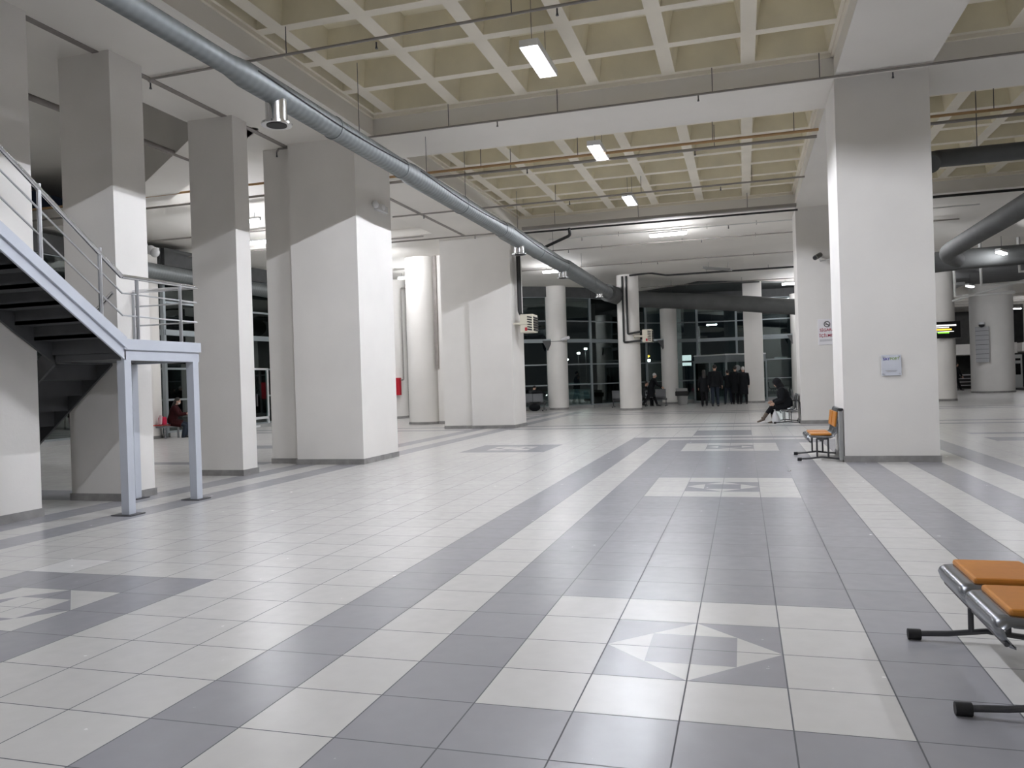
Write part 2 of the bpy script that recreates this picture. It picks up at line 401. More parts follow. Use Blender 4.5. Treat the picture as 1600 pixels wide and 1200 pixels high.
# ================================================================ WALLS
struct('wall_back', MB().box(-22, 34, -16.3, -16, 0, ZTOP), M['plaster'])
struct('wall_right', MB().box(34, 34.3, -16, 80, 0, ZTOP), M['plaster'])
struct('wall_left', MB().box(-22.2, -22, -16, 12, 0, ZTOP).box(-22, -18.4, 11.9, 12.1, 0, ZTOP), M['plaster'])
struct('wall_far', MB().box(8.8, 34, 78, 78.3, 0, ZTOP).box(8.8, 9, 46.6, 78, 0, ZTOP), M['darkwall'])

# ---- curved glass front
FAC = [(-19.95, 12), (-19.95, 16), (-19.9, 19.6), (-18.5, 20.1), (-18.4, 21.9), (-18.4, 25.2), (-18.2, 26.6), (-17.4, 30.2), (-15.0, 33.8), (-12.6, 36.0), (-10.3, 37.5), (-8.75, 38.55), (-6.85, 40.35), (-5.55, 42.45), (-4.2, 44.1), (-2.9, 45.0), (-1.3, 45.75), (1.0, 46.1), (4.2, 46.1), (6.6, 45.9), (9.0, 45.6)]
ROWS = [.18, 1.33, 2.45, 3.75, 4.84, 6.15]
def facade():
    for i in range(len(FAC)-1):
        a, b = Vector((*FAC[i], 0)), Vector((*FAC[i+1], 0)); d = (b-a); L = d.length; d.normalize(); n = Vector((-d.y, d.x, 0))
        rot = Matrix((d, n, Vector((0,0,1)))).transposed()
        fr = MB(); c = (a+b)/2
        for z in ROWS:
            th = .10 if abs(z-3.75) < .01 else .035
            dp = .22 if abs(z-3.75) < .01 else .07
            fr.obox((c.x, c.y, z), (L, dp, th*2), rot)
        fr.obox((a.x, a.y, 3.05), (.11, .16, 6.1), rot); fr.obox((b.x, b.y, 3.05), (.11, .16, 6.1), rot)
        if L > 3.3: fr.obox((c.x, c.y, 3.05), (.09, .12, 6.1), rot)
        f = tag(fr.build('window_%d' % (i+1), M['alu'], origin=c), kind='structure')
        g = MB(); g.obox((c.x, c.y, 3.15), (L, .012, 6.0), rot); g.build('pane', M['glass'], f)
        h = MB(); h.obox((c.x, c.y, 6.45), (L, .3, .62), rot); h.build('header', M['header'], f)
        k = MB(); k.obox((c.x, c.y, .06), (L, .34, .18), rot); k.build('sill', M['concrete'], f)
facade()

# ================================================================ COLUMNS
def column(label, boxes=(), rounds=(), top=ZB, sk=True, joint=None, origin=None):
    xs = [b[0] for b in boxes]+[r[0] for r in rounds]; ys = [b[2] for b in boxes]+[r[1] for r in rounds]
    t = thing('column', label, 'column', (sum(xs)/len(xs), sum(ys)/len(ys), 0))
    m = MB()
    for (x0, x1, y0, y1) in boxes: m.box(x0, x1, y0, y1, 0, top, 0)
    for (x, y, r) in rounds: m.cyl(x, y, 0, top, r, 40)
    m.build('shaft', M['plaster'], t)
    if sk:
        k = MB()
        for (x0, x1, y0, y1) in boxes: k.box(x0-.02, x1+.02, y0-.02, y1+.02, 0, .11)
        for (x, y, r) in rounds: k.cyl(x, y, 0, .10, r+.02, 40)
        k.build('skirting', M['skirt'], t)
    if joint:
        MB().box(*joint).build('joint_strip', M['joint'], t)
    return t
C1 = column('wide square white column with blue and green notice plate', [(3.0, 4.5, 11.25, 12.72)])
C2 = column('square white column with the no smoking sign', [(3.02, 4.52, 22.45, 23.95)])
C3 = column('broadest white column in the left row, with stepped narrower strip', [(-7.68, -6.15, 11.0, 12.68), (-8.40, -7.68, 11.2, 12.3)])
C4 = column('white double column carrying the first heater on its right side', [(-7.75, -6.22, 22.42, 23.92), (-8.82, -7.78, 22.55, 23.6)])
C5 = column('slim white column between stair landing and broadest column', [(-8.6, -7.63, 9.05, 9.5)])
C6 = column('white column standing right behind the stair landing', [(-8.5, -7.56, 5.99, 6.66)])
C7 = column('white column cut by the left picture edge beside the stairs', [(-9.25, -7.66, 3.05, 4.66)])
column('large round white column standing against a flat pier with grey joint strip', [(-10.35, -9.45, 25.9, 27.1)], [(-11.05, 26.35, .72)], joint=(-10.42, -10.28, 25.86, 25.9, 2.2, 6.7))
column('round white column with red hose cabinet', [], [(-15.15, 32.1, .72)])
column('round white column left of the dark windows with floodlight strap', [], [(-8.42, 38.75, .58)])
column('round white column carrying the second heater', [], [(-4.08, 36.0, .54)])
column('thin round white column behind the couple walking', [], [(-2.83, 44.0, .48)], top=5.6)
column('square white column beside the group at the glass entrance', [(1.42, 2.42, 42.1, 43.1)])
column('round white column at far glass behind seated woman', [], [(4.55, 44.6, .55)], top=6.1)
column('round white column with double spotlight behind stair landing', [], [(-18.95, 19.35, .70)])
column('round white column with the departure screen', [], [(10.8, 39.4, .46)])
column('thickest round white column with a grey notice panel in far right hall', [], [(16.1, 51.7, 1.18)])
column('white square column deep in the far right hall', [(21.6, 22.5, 52, 53)], top=6.7)
# ================================================================ STAIRCASE
def stair():
    t = thing('staircase', 'steel staircase with landing and tubular railing at the left', 'staircase', (-7, 5, 0))
    x0, x1 = -7.62, -6.42; ya, yb = 4.85, 6.33; zt = 2.31
    # landing
    l = MB(); l.box(x1-.06, x1, ya, yb, 2.03, 2.31, 0); l.box(x0+.06, x1-.06, yb-.06, yb, 2.03, 2.31); l.box(x1, x1+.025, ya-.02, yb+.02, 2.17, 2.31, 0); l.build('landing', M['stair'], t)
    MB().box(x0+.05, x1-.06, ya+.02, yb-.06, 2.05, 2.30).build('landing_deck', M['stairshade'], t)  # shade of the upper flight put into the deck's colour
    for (x, y) in ((x1-.06, ya+.05), (x1-.06, yb-.08), (x0+.05, yb-.08)):
        m = MB(); m.box(x-.06, x+.06, y-.06, y+.06, 0, 2.03); m.build('post', M['stair'], t)
        MB().box(x-.17, x+.15, y-.13, y+.13, 0, .012).build('foot_plate', M['darksteel'], t)
    # upper flight: rises towards the camera
    k = (3.52-2.31)/(4.92-3.09); y_end = -1.6
    def z(y, off=0): return 2.31+off+(ya+.05-y)*k
    def para(mb, xa, xb, y0, y1, o0, o1):
        vs = [(xa,y0,z(y0,o0)),(xa,y0,z(y0,o1)),(xa,y1,z(y1,o1)),(xa,y1,z(y1,o0)),(xb,y0,z(y0,o0)),(xb,y0,z(y0,o1)),(xb,y1,z(y1,o1)),(xb,y1,z(y1,o0))]
        mb.add(vs, [(0,1,2,3),(7,6,5,4),(0,4,5,1),(1,5,6,2),(2,6,7,3),(3,7,4,0)])
    m = MB(); para(m, x1-.03, x1, ya+.02, y_end, -.30, 0); para(m, x1, x1+.03, ya+.02, y_end, -.15, 0)
    m.build('stringer', M['stair'], t)
    m = MB(); para(m, x0, x0+.04, ya, y_end, -.30, 0); m.build('stringer', M['stairshade'], t)
    n = int((ya-y_end)/.28)
    tr = MB()
    for i in range(n):
        y = ya-.28*i; zz = 2.31+.28*k*(i+1)
        tr.box(x0+.04, x1-.03, y-.30, y+.01, zz-.05-.12, zz-.12); tr.box(x0+.04, x1-.03, y-.02, y+.01, zz-.28*k-.17, zz-.12)
    tr.build('steps', M['stairshade'], t)
    # lower flight: drops away to the left behind the near column
    k2 = .83; xl = -10.1; yl0, yl1 = 4.88, 5.93
    def z2(x, off=0): return 2.31+off-(x0-x)*k2
    for (u, v) in ((yl0, yl0+.04), (yl1-.04, yl1)):
        m = MB(); vs = [(x0,u,z2(x0,-.3)),(x0,u,z2(x0,0)),(xl,u,z2(xl,0)),(xl,u,z2(xl,-.3)),(x0,v,z2(x0,-.3)),(x0,v,z2(x0,0)),(xl,v,z2(xl,0)),(xl,v,z2(xl,-.3))]
        m.add(vs, [(0,1,2,3),(7,6,5,4),(0,4,5,1),(1,5,6,2),(2,6,7,3),(3,7,4,0)]); m.build('stringer', M['stairshade'], t)
    tr = MB()
    for i in range(9):
        x = x0-.27*i; zz = 2.31-.27*k2*(i+1)
        tr.box(x-.29, x, yl0+.04, yl1-.04, zz-.05, zz); tr.box(x-.02, x+.01, yl0+.04, yl1-.04, zz-.05, zz+.27*k2)
    tr.build('steps', M['stairshade'], t)
    # railing
    X = x1-.02
    pth = [(X, -1.6, z(-1.6)+1.05), (X, 4.86, 3.13), (X, yb, 3.14), (x0, yb, 3.14), (x0-1.9, yb-.35, 3.14-1.9*k2)]
    MB().tube(pth[:2], .032, 10).tube(pth[1:4], .030, 10).tube([(x0, yb-.35, 3.10), pth[4]], .028, 8).build('handrail', M['chrome'], t)
    for off in (.70, .36):
        MB().tube([(X, -1.6, z(-1.6)+off), (X, 4.86, 2.31+off*.86), (X, yb, 2.31+off*.86), (x0, yb, 2.31+off*.86)], .012, 6).build('rail', M['steel'], t)
    for y in (1.0, 2.3, 3.62, 4.50): MB().tube([(X, y, z(y)-.05), (X, y, z(y)+.98-.03*(y-1)+.0)], .026, 10).build('rail_post', M['steel'], t)
    for y in (5.13, 5.98): MB().tube([(X, y, 2.3), (X, y, 3.12)], .024, 10).build('rail_post', M['steel'], t)
    for x in (-7.55,): MB().tube([(x, yb-.02, 2.3), (x, yb-.02, 3.12)], .024, 10).build('rail_post', M['steel'], t)
stair()

# ================================================================ DUCTS
def elbow(pts, rad, n=6):
    """round the corners of a polyline"""
    P = [Vector(p) for p in pts]; out = [P[0]]
    for i in range(1, len(P)-1):
        a = (P[i-1]-P[i]); b = (P[i+1]-P[i]); r = min(rad, a.length*.45, b.length*.45)
        A = P[i]+a.normalized()*r; B = P[i]+b.normalized()*r
        for k in range(n+1):
            t = k/n; out.append(A*(1-t)**2+P[i]*2*t*(1-t)+B*t*t)
    out.append(P[-1]); return out
def duct_left():
    t = thing('air_duct', 'long galvanised round duct running from upper left down the hall', 'duct', (-4.8, 6, 5.7))
    m = MB(); x = -4.82; zc = 5.72
    segs = [(-14, 5.0, .135), (5.0, 10.4, .175), (10.4, 16.9, .205), (16.9, 24.6, .25), (24.6, 34.6, .30)]
    path = []; R = []
    for i, (a, b, r) in enumerate(segs):
        path += [(x, a+(.35 if i else 0), zc), (x, b, zc)]; R += [r, r]
    m.tube(path, R, 28)
    for a, b, r in segs[1:]:
        for y in (b-.1, (a+b)/2): m.tube([(x, y-.03, zc), (x, y+.03, zc)], r+.012, 28)
    m.build('duct_run', M['duct'], t)
    s = MB()   # dark slack seam cord along the side
    for a, b, r in segs[1:4]:
        pts = []
        for k in range(15):
            u = k/14; ang = .25-.35*math.sin(u*PI); pts.append((x+(r+.006)*math.cos(ang), a+.4+(b-a-.5)*u, zc+(r+.006)*math.sin(ang)))
        s.tube(pts, .011, 5)
    s.build('seam_cord', M['black'], t)
    for y in (6.07, 18.58, 24.4, 32.0):
        rr = .2 if y < 10 else .26
        v = MB(); v.tube([(x, y, zc-.1), (x, y, 5.32), (x, y, 5.30)], [.15, .15, .21], 24).tube([(x, y, 5.30), (x, y, 5.27)], .21, 24)
        o = v.build('outlet', M['chrome'], t)
        MB().tube([(x, y, 5.274), (x, y, 5.262)], .14, 20).build('outlet_mouth', M['black'], o)
    for y in (3.4, 8.6, 11.6, 14.0, 18.5, 23.0, 28): MB().tube([(x, y, zc+.12), (x, y, 7.1)], .006, 5).build('hanger_rod', M['darksteel'], t)
    # big trunk duct following the curved front
    t2 = thing('air_duct', 'thick dark trunk duct curving along the far glass front', 'duct', (-1, 38, 5.4))
    pts = elbow([(-4.82, 34.3, 5.72), (-4.4, 37.5, 5.7), (-2.2, 39.2, 5.62), (1.2, 39.8, 5.35), (4.5, 40.2, 4.95), (9, 40.2, 4.9)], 1.5)
    MB().tube(pts, .42, 28).build('duct_run', M['darkduct'], t2)
    for q in ((-2.2, 39.2), (1.4, 39.8)):
        MB().tube([(q[0], q[1], 5.8), (q[0], q[1], 6.7)], .008, 5).build('hanger_rod', M['darksteel'], t2)
duct_left()
def duct_right():
    t = thing('air_duct', 'galvanised duct crossing at upper right just behind the wide column', 'duct', (6, 14, 5.7))
    MB().tube(elbow([(4.9, 13.2, 5.5), (5.02, 14, 5.78), (14, 14, 5.78)], .3), .17, 24).build('duct_run', M['darkduct'], t)
    MB().tube([(5.9, 14, 5.9), (5.9, 14, 7.1)], .008, 5).build('hanger_rod', M['darksteel'], t)
    t = thing('air_duct', 'grey duct running diagonally down right of the wide column', 'duct', (8, 20, 5.5))
    MB().tube(elbow([(8.05, 14.2, 5.5), (8.05, 26.5, 5.5), (8.9, 28.6, 5.5)], 1.0), .27, 24).build('duct_run', M['darkduct'], t)
    t = thing('air_duct', 'thick dark trunk duct curving at the right above the screen', 'duct', (12, 30, 5.8))
    MB().tube(elbow([(6.2, 27.6, 5.2), (8.8, 29.6, 5.62), (11.5, 30.2, 5.75), (22, 30.2, 5.75)], 2), .38, 24).build('duct_run', M['darkduct'], t)
duct_right()

# ================================================================ PIPES
def pipe(label, pts, r, m, rods=(), heads=(), tray=False, cat='pipe'):
    t = thing('ceiling_pipe', label, cat, pts[0])
    b = MB()
    if tray: 
        for a, c in zip(pts[:-1], pts[1:]):
            a, c = Vector(a), Vector(c); d = (c-a); L = d.length; d.normalize(); up = Vector((0,0,1)); sd = up.cross(d).normalized()
            b.obox((a+c)/2, (L, r*3.4, r*1.6), Matrix((d, sd, d.cross(sd))).transposed())
    else: b.tube(pts, r, 8)
    b.build('pipe_run', m, t)
    for (x, y, z0) in rods: MB().tube([(x, y, z0), (x, y, z0+.9 if z0 < 6.4 else 7.1)], .008, 5).build('hanger_rod', M['darksteel'], t)
    for (x, y, z0) in heads:
        h = MB(); h.tube([(x, y, z0), (x, y, z0-.06), (x, y, z0-.10)], [.012, .012, .022], 8); h.build('sprinkler', M['darksteel'], t)
    return t
pipe('thin sprinkler pipe crossing the nearest coffers', [(-7.75, 7.04, 6.62), (-7.70, 7.04, 6.66), (3.0, 6.75, 6.66)], .022, M['pipe'], [(-1.6, 6.9, 6.66), (-5.2, 7.0, 6.66)], [(-7.72, 7.04, 6.6), (-3.7, 7.0, 6.64), (-.95, 6.88, 6.64)])
pipe('sprinkler pipe along the front edge of the first cross beam', [(-8.0, 11.1, 6.6), (-7.95, 11.1, 6.66), (9.5, 10.98, 6.66)], .022, M['pipe'], [(-4.1, 11.05, 6.66), (-1.9, 11.05, 6.66), (.95, 11.03, 6.66), (2.75, 11.02, 6.66)], [(-8.0, 11.1, 6.6), (-3.1, 11.06, 6.64), (.7, 11.05, 6.64), (3.9, 11.0, 6.6)])
pipe('ochre gas pipe behind the first cross beam', [(-8.1, 13.95, 6.62), (2.98, 13.95, 6.62)], .03, M['orangepipe'], [(-4.4, 13.95, 6.62), (-2.1, 13.95, 6.62), (.85, 13.95, 6.62), (2.5, 13.95, 6.62)])
pipe('dark pipe running next to the ochre pipe', [(-8.1, 14.38, 6.6), (2.98, 14.38, 6.6)], .034, M['pipe'], [(.87, 14.38, 6.6), (-3.8, 14.38, 6.6)], [(.45, 14.38, 6.57), (-3.4, 14.38, 6.57)])
pipe('ochre pipe right of the wide column', [(4.55, 13.95, 6.62), (14, 13.95, 6.62)], .03, M['orangepipe'], [(6.2, 13.95, 6.62)])
pipe('dark pipe right of the wide column beside the ochre one', [(4.55, 14.38, 6.6), (14, 14.38, 6.6)], .034, M['pipe'], [(6.0, 14.38, 6.6)])
pipe('sprinkler pipe crossing the middle of the second coffer field', [(-8.6, 18.2, 6.63), (3.0, 18.1, 6.63)], .024, M['pipe'], [(-3.6, 18.2, 6.63), (-1.2, 18.2, 6.63), (1.7, 18.2, 6.63)], [(-7.6, 18.2, 6.6), (-3.2, 18.2, 6.6), (.9, 18.2, 6.6)])
pipe('sprinkler pipe along the edge where the left columns meet the flat slab', [(-10.4, 22.0, 6.62), (-6.0, 22.0, 6.62)], .026, M['pipe'], (), [(-7.3, 22, 6.6)])
pipe('grey cable tray along the second cross beam', [(-5.5, 21.55, 6.60), (3.0, 21.55, 6.60)], .055, M['pipe'], [(-4.4, 21.55, 6.6), (-1.7, 21.55, 6.6), (1.6, 21.55, 6.6)], tray=True)
pipe('black pipe under the grey cable tray', [(-5.5, 21.75, 6.50), (3.05, 21.75, 6.50)], .03, M['blackpipe'])
pipe('black pipe right of wide column at second beam', [(4.55, 21.6, 6.50), (14, 21.6, 6.5)], .04, M['blackpipe'])
pipe('black arm pipe dropping from tray to the duct', elbow([(-3.95, 21.6, 6.5), (-3.95, 21.75, 6.3), (-5.3, 22.9, 6.1), (-6.1, 23.2, 6.05)], .1), .05, M['blackpipe'])
for i, (y, a, lab) in enumerate(((24.0, -5.2, 'pale pipe nearest beyond the cable tray under flat slab'), (26.4, -6.2, 'thin grey pipe in front of the lit tube lamp'), (31.3, -8.3, 'thin grey pipe beyond the lit tube lamp'))):
    pipe(lab, [(a, y, 6.62), (8.5, y, 6.62)], .024 if i else .02, M['pipe'] if i else M['whitepipe'], [(a+2.5, y, 6.55), (a+5.5, y, 6.55), (1.9, y, 6.55)], [(a+1.2, y, 6.6), (a+6.2, y, 6.6)])
pipe('thin pipe above the second heater column', [(-4.0, 41.0, 6.62), (6, 41.0, 6.62)], .024, M['pipe'], (), [(-1.5, 41, 6.6)])
pipe('black pipe pair leading right from the second heater', elbow([(-3.9, 35.45, 6.62), (-2.9, 35.5, 6.68), (-2.1, 35.5, 6.52), (5.2, 35.5, 6.52)], .15), .045, M['blackpipe'], [(-.2, 35.5, 6.52), (2.6, 35.5, 6.52)])
pipe('white pipe loops in the left annex under the ceiling', [(-19, 13.6, 6.72), (-8.9, 13.6, 6.72)], .03, M['orangepipe'])
pipe('grey pipe near the radial beam in the left annex', [(-19, 14.35, 6.62), (-8.9, 14.35, 6.62)], .03, M['pipe'])
pipe('sprinkler pipe in left annex above the landing', [(-19, 18.3, 6.62), (-8.9, 18.3, 6.62)], .026, M['pipe'], (), [(-15, 18.3, 6.6)])
pipe('lower sprinkler pipe in left annex above the landing', [(-20, 21.3, 6.6), (-8.9, 21.3, 6.6)], .026, M['pipe'], (), [(-17, 21.3, 6.58)])
pipe('brown pipe fixed high behind the left column row', [(-10.25, 4.7, 6.72), (-10.25, 11.25, 6.72)], .06, M['joint'])
pipe('grey duct pipe over the window behind the landing', [(-17.9, 17, 5.75), (-17.9, 28, 5.75)], .28, M['duct'])
for i, (x, z) in enumerate(((9.6, 4.46), (10.55, 4.86), (11.9, 5.3))):
    pipe(('leftmost white hanging frame near the spot lamps', 'middle white hanging frame near the spot lamps', 'rightmost white hanging frame at the picture edge')[i],
         [(x-.02, 32, 6.65), (x, 32, z), (x+2.1, 32, z+.04)], .065, M['whitepipe'], cat='ceiling frame')
pipe('long pale cable channel slanting across the far right ceiling', [(10.4, 36, 4.58), (13.4, 36, 5.36)], .05, M['whitepipe'])

# ================================================================ LAMPS
def make_lamp(along='Y', on=True, L=1.28):
    """batten with a shallow white trough: the flanges cut the light off a little below the horizontal"""
    t = thing('tube_lamp', 'x', 'ceiling lamp')
    b = MB(); h = MB(); L2 = L/2; W = .14
    mt = M['lampbody'] if on else M['lampgrey']
    if on == 'bare':
        b.box(-.05, .05, -L2, L2, .03, .085, 0, .01); b.box(-.03, .03, -L2, -L2+.03, -.03, .05); b.box(-.03, .03, L2-.03, L2, -.03, .05)
        h.tube([(0,-L2+.03,-.02), (0,L2-.03,-.02)], .048, 12)
    else:
        b.box(-W, W, -L2, L2, .030, .075)
        for s_ in (-1, 1): b.box(s_*W, s_*(W+.006), -L2, L2, -.039, .075); b.box(-W, W, s_*L2, s_*(L2+.006), -.030, .075)
        h.tube([(0,-L2+.02,0), (0,L2-.02,0)], .009, 8)
    b.build('housing', mt, t)
    h.build('tube', M['baretube'] if on == 'bare' else (M['tube'] if on else M['tubeoff']), t)
    for s_ in (-1, 1): MB().tube([(0, s_*L2*.7, .07), (0, s_*L2*.7, .22 if on == 'bare' else .95 if on else .35)], .005, 5).build('suspension', M['darksteel'], t)
    return t
lampA = make_lamp(); lampB = make_lamp(on='bare'); lampOff = make_lamp(on=False)
lamps = [
 (-1.6, 8.45, 6.62, 0, 'lit tube lamp largest and nearest under the coffers'), (-1.6, 13.8, 6.62, 0, 'lit tube lamp second nearest, just beyond the first cross beam'),
 (-1.6, 18.85, 6.62, 0, 'lit tube lamp third in the row, before the cable tray'), (-1.6, 3.1, 6.62, 0, 'tube lamp above the foreground floor'),
 (-1.6, -6.2, 6.62, 0, 'unseen tube lamp added behind the photographer'),  # added out of view to keep the column fronts lit
 (-1.0, 24.0, 6.48, 86, 'lit tube lamp lying crosswise under the flat slab'), (-6.6, 31.2, 6.5, 86, 'lit tube lamp beyond the long duct'),
 (4.1, 41.6, 6.4, 86, 'lit lamp glimpsed beside the no smoking column'),
 (-12.3, 16.0, 6.4, 86, 'bright tube lamp in annex between slim and broad column'), (-14.0, 19.4, 6.5, 86, 'farther tube lamp in annex between slim and broad column'),
 (-12.5, 28.5, 6.3, 86, 'tube lamp in the left annex behind the double column'),
 (6.2, 27.0, 6.48, 86, 'unseen tube lamp added behind the wide column, nearer one'), (6.2, 34.0, 6.48, 86, 'unseen tube lamp added behind the wide column, farther one'),  # both added out of sight to brighten the flat slab
 (-12.0, 23.5, 6.48, 86, 'unseen tube lamp added behind the broadest left column'),  # added out of sight to brighten the slab on the left
 (9.0, 5.1, 6.62, 0, 'unseen tube lamp added in the right bay outside the picture'),  # added out of view, lights the front of the wide column
]
BARE = {q[4] for q in lamps if q[3] == 86 or q[0] < -9}; bare_used = False
for i, (x, y, z, r, lab) in enumerate(lamps):
    bare = lab in BARE
    o = lampA if i == 0 else (lampB if not bare_used and bare else copy_tree(lampB if bare else lampA))
    if bare: bare_used = True
    o.location = Vector((x, y, z))*S; o.rotation_euler.z = math.radians(r); o['label'] = lab; o['group'] = 'ceiling tube lamps'
lampOff.location = Vector((.35, 33.2, 6.35))*S; lampOff.rotation_euler = (math.radians(10), 0, math.radians(70)); lampOff['label'] = 'unlit grey tube lamp hanging askew over the far hall'
def spot(x, y, z, r, lab, L=.9, rod=.6):
    t = thing('hall_lamp', lab, 'ceiling lamp', (x, y, z), 'far right hall lamps')
    rot = rotm(0, 0, math.radians(r))
    MB().obox((x, y, z+.06), (L, .2, .1), rot, 0, .02).build('housing', M['lampbody'], t)
    MB().obox((x, y, z-.02), (L*.95, .17, .06), rot, 0, .02).build('diffuser', M['spotglow'], t)
    MB().tube([(x, y, z+.1), (x, y, z+rod)], .008, 5).build('suspension', M['darksteel'], t)
spot(10.45, 29.0, 5.71, 60, 'nearest bright lamp at the far right, above the frames')
spot(12.9, 43.2, 5.85, 60, 'second bright lamp at the far right, left of the first')
spot(12.2, 46.5, 6.0, 30, 'unseen hall lamp added behind the wide column', 1.0)  # added out of sight to brighten the thickest round column
spot(18.6, 45.0, 6.0, 30, 'unseen hall lamp added beyond the right picture edge', 1.2)  # another unseen lamp added for more light on the thickest column
spot(14.0, 56, 5.7, 0, 'small lamp in far right hall close to the round column with screen', .8)
spot(21.5, 66, 6.0, 0, 'tiny lamp in far right hall right of the thickest column', 1.0)
spot(15.4, 66, 5.6, 0, 'tiny lamp in far right hall left of the thickest column', .9)
spot(20.5, 58, 5.9, 20, 'small lamp at the right picture edge above white panel', 1.0)

# ================================================================ HEATERS
def heater(label, x, y, z, pipes, origin):
    t = thing('unit_heater', label, 'heater', origin)
    # body
    b = MB(); b.box(x, x+.46, y-.33, y+.33, z, z+.62, 0, .02); b.build('casing', M['beige'], t)
    g = MB(); g.box(x+.05, x+.47, y-.345, y-.33, z+.05, z+.56)
    g2 = MB()
    for i in range(6):
        zz = z+.08+i*.085
        g2.obox((x+.475, y, zz), (.05, .56, .045), rotm(0, math.radians(35), 0)); 
    g2.build('louvre', M['blackpipe'], t)
    g3 = MB()
    for i in range(6): g3.obox((x+.34, y-.335, z+.09+i*.085), (.17, .012, .045), rotm(0, math.radians(12), 0))
    g3.build('side_slots', M['blackpipe'], t)
    MB().box(x+.17, x+.25, y-.336, y-.328, z+.05, z+.17).build('red_badge', M['redpaint'], t)
    a = MB(); a.box(x-.42, x+.3, y-.36, y-.34, z+.28, z+.34).box(x-.42, x+.3, y+.34, y+.36, z+.28, z+.34).box(x-.42, x-.38, y-.36, y+.36, z+.2, z+.42)
    a.build('bracket', M['beige'], t)
    for p in pipes: MB().tube(elbow(p, .08), .05, 8).build('supply_pipe', M['blackpipe'], t)
heater('beige unit heater with louvres on the double column', -5.98, 22.95, 3.27,
       [[(-6.05, 22.8, 6.7), (-6.05, 22.8, 4.0), (-5.9, 22.8, 3.75)], [(-6.05, 23.0, 6.7), (-6.05, 23.0, 3.95), (-5.9, 23.0, 3.8)]], (-6.1, 22.95, 3.3))
heater('beige unit heater on the round column right of the duct', -3.35, 35.7, 3.32,
       [[(-4.25, 35.4, 6.6), (-4.25, 35.38, 3.35), (-3.4, 35.4, 3.4)], [(-4.05, 35.4, 6.6), (-4.05, 35.38, 3.75), (-3.4, 35.4, 3.85)]], (-3.6, 35.7, 3.3))

# ================================================================ BENCHES
def make_bench(n, pads=True, arm=False, name='beam_seat', shell=None, cat='bench'):
    """row of seats along +Y, seats face -X; front edge at x=0"""
    t = thing(name, 'x', cat)
    shell = shell or M['greysteel']
    W = .575; tot = n*W
    prof = [(.055,.335),(.035,.345),(.012,.375),(.0,.415),(.008,.440),(.03,.456),(.07,.461),(.22,.450),(.34,.446),(.40,.458),(.435,.495),(.452,.58),(.462,.70),(.482,.84),(.50,.92),(.52,.935)]
    prof = [(a*1.1, z) for a, z in prof]
    for i in range(n):
        y0 = i*W+.008; y1 = (i+1)*W-.008
        m = MB(); K = 20; th = .014
        ys = [y0+(y1-y0)*k/K for k in range(K+1)]
        def row(p, off):
            out = []
            for k, y in enumerate(ys):
                e = abs(k/K*2-1); dz = -.030*(max(0, e-.82)/.18)**2
                x, z = p
                if z > .47: out.append((x-dz*.6+off, y, z))
                else: out.append((x-dz*(.8 if z < .45 else 0), y, z+(dz if x > .02 and z > .43 else 0)-off*(1 if x > .05 else .2)+0, ) if x > .05 else (x-dz*.8+off*.9, y, z+(dz if z > .43 else 0)-off*.3))
            return out
        vs = []
        for p in prof: vs += row(p, 0)
        for p in prof: vs += row(p, th)
        n1 = K+1; np_ = len(prof); fs = []
        for a in range(np_-1):
            for k in range(K):
                fs.append((a*n1+k, a*n1+k+1, (a+1)*n1+k+1, (a+1)*n1+k))
                o = np_*n1; fs.append((o+a*n1+k, o+(a+1)*n1+k, o+(a+1)*n1+k+1, o+a*n1+k+1))
        for a in range(np_-1):
            for k in (0, K): fs.append((a*n1+k, (a+1)*n1+k, np_*n1+(a+1)*n1+k, np_*n1+a*n1+k))
        for k in range(K):
            for a in (0, np_-1): fs.append((a*n1+k, a*n1+k+1, np_*n1+a*n1+k+1, np_*n1+a*n1+k))
        m.add(vs, fs, 0, True); sh = m.build('seat_shell', shell, t)
        MB().tube([(.05, y0+.01, .34), (.05, y1-.01, .34)], .012, 8).build('front_roll', M['darksteel'], sh)
        if pads:
            q = MB(); q.rbox(.075, .425, y0+.05, y1-.05, .452, .488, .014)
            q.build('seat_pad', M['orange'], t)
            q = MB(); R = rotm(0, math.radians(7), 0); q.obox((.500, (y0+y1)/2, .735), (.03, W-.13, .27), R, 0, .012); q.build('back_pad', M['orange'], t)
    MB().box(.22, .28, -.03, tot+.03, .355, .405).build('beam', M['darksteel'], t)
    for y in (.03, tot-.03) if n < 4 else (.03, tot/2, tot-.03):
        f = MB(); f.tube([(-.13, y, .035), (.05, y, .045), (.25, y, .07), (.45, y, .045), (.63, y, .035)], .017, 8)
        f.build('foot_bar', M['darksteel'], t)
        for x in (.17, .36): MB().tube([(x, y, .055), (x, y, .40)], .016, 8).build('leg', M['darksteel'], t)
        for x in (-.13, .63): MB().tube([(x-.035, y, .032), (x+.035, y, .032)], .031, 10).build('rubber_foot', M['black'], t)
        MB().tube([(.17, y, .39), (.36, y, .39)], .014, 8).build('cross_tube', M['darksteel'], t)
    if arm:
        MB().tube(elbow([(.40, -.05, .72), (.62, -.05, .72), (.66, -.05, .03)], .12), .018, 8).build('armrest', M['black'], t)
    return t
def place(o, x, y, rz, label, group=None, z=0):
    o.location = Vector((x, y, z))*S; o.rotation_euler.z = rz; o['label'] = label
    if group: o['group'] = group
    return o
G = 'waiting hall seats'
b2 = make_bench(2)
place(b2, 2.39, 11.45, 0, 'two-seat bench with orange pads against the wide column', G)
place(copy_tree(b2), 2.38, .29, 0, 'nearest two-seat bench with orange pads cut by right edge', G)
bg = make_bench(2, pads=False)
b3 = make_bench(2, pads=False, arm=True); place(b3, 2.38, 22.75, 0, 'grey seat with black armrest loop carrying the seated woman', G)
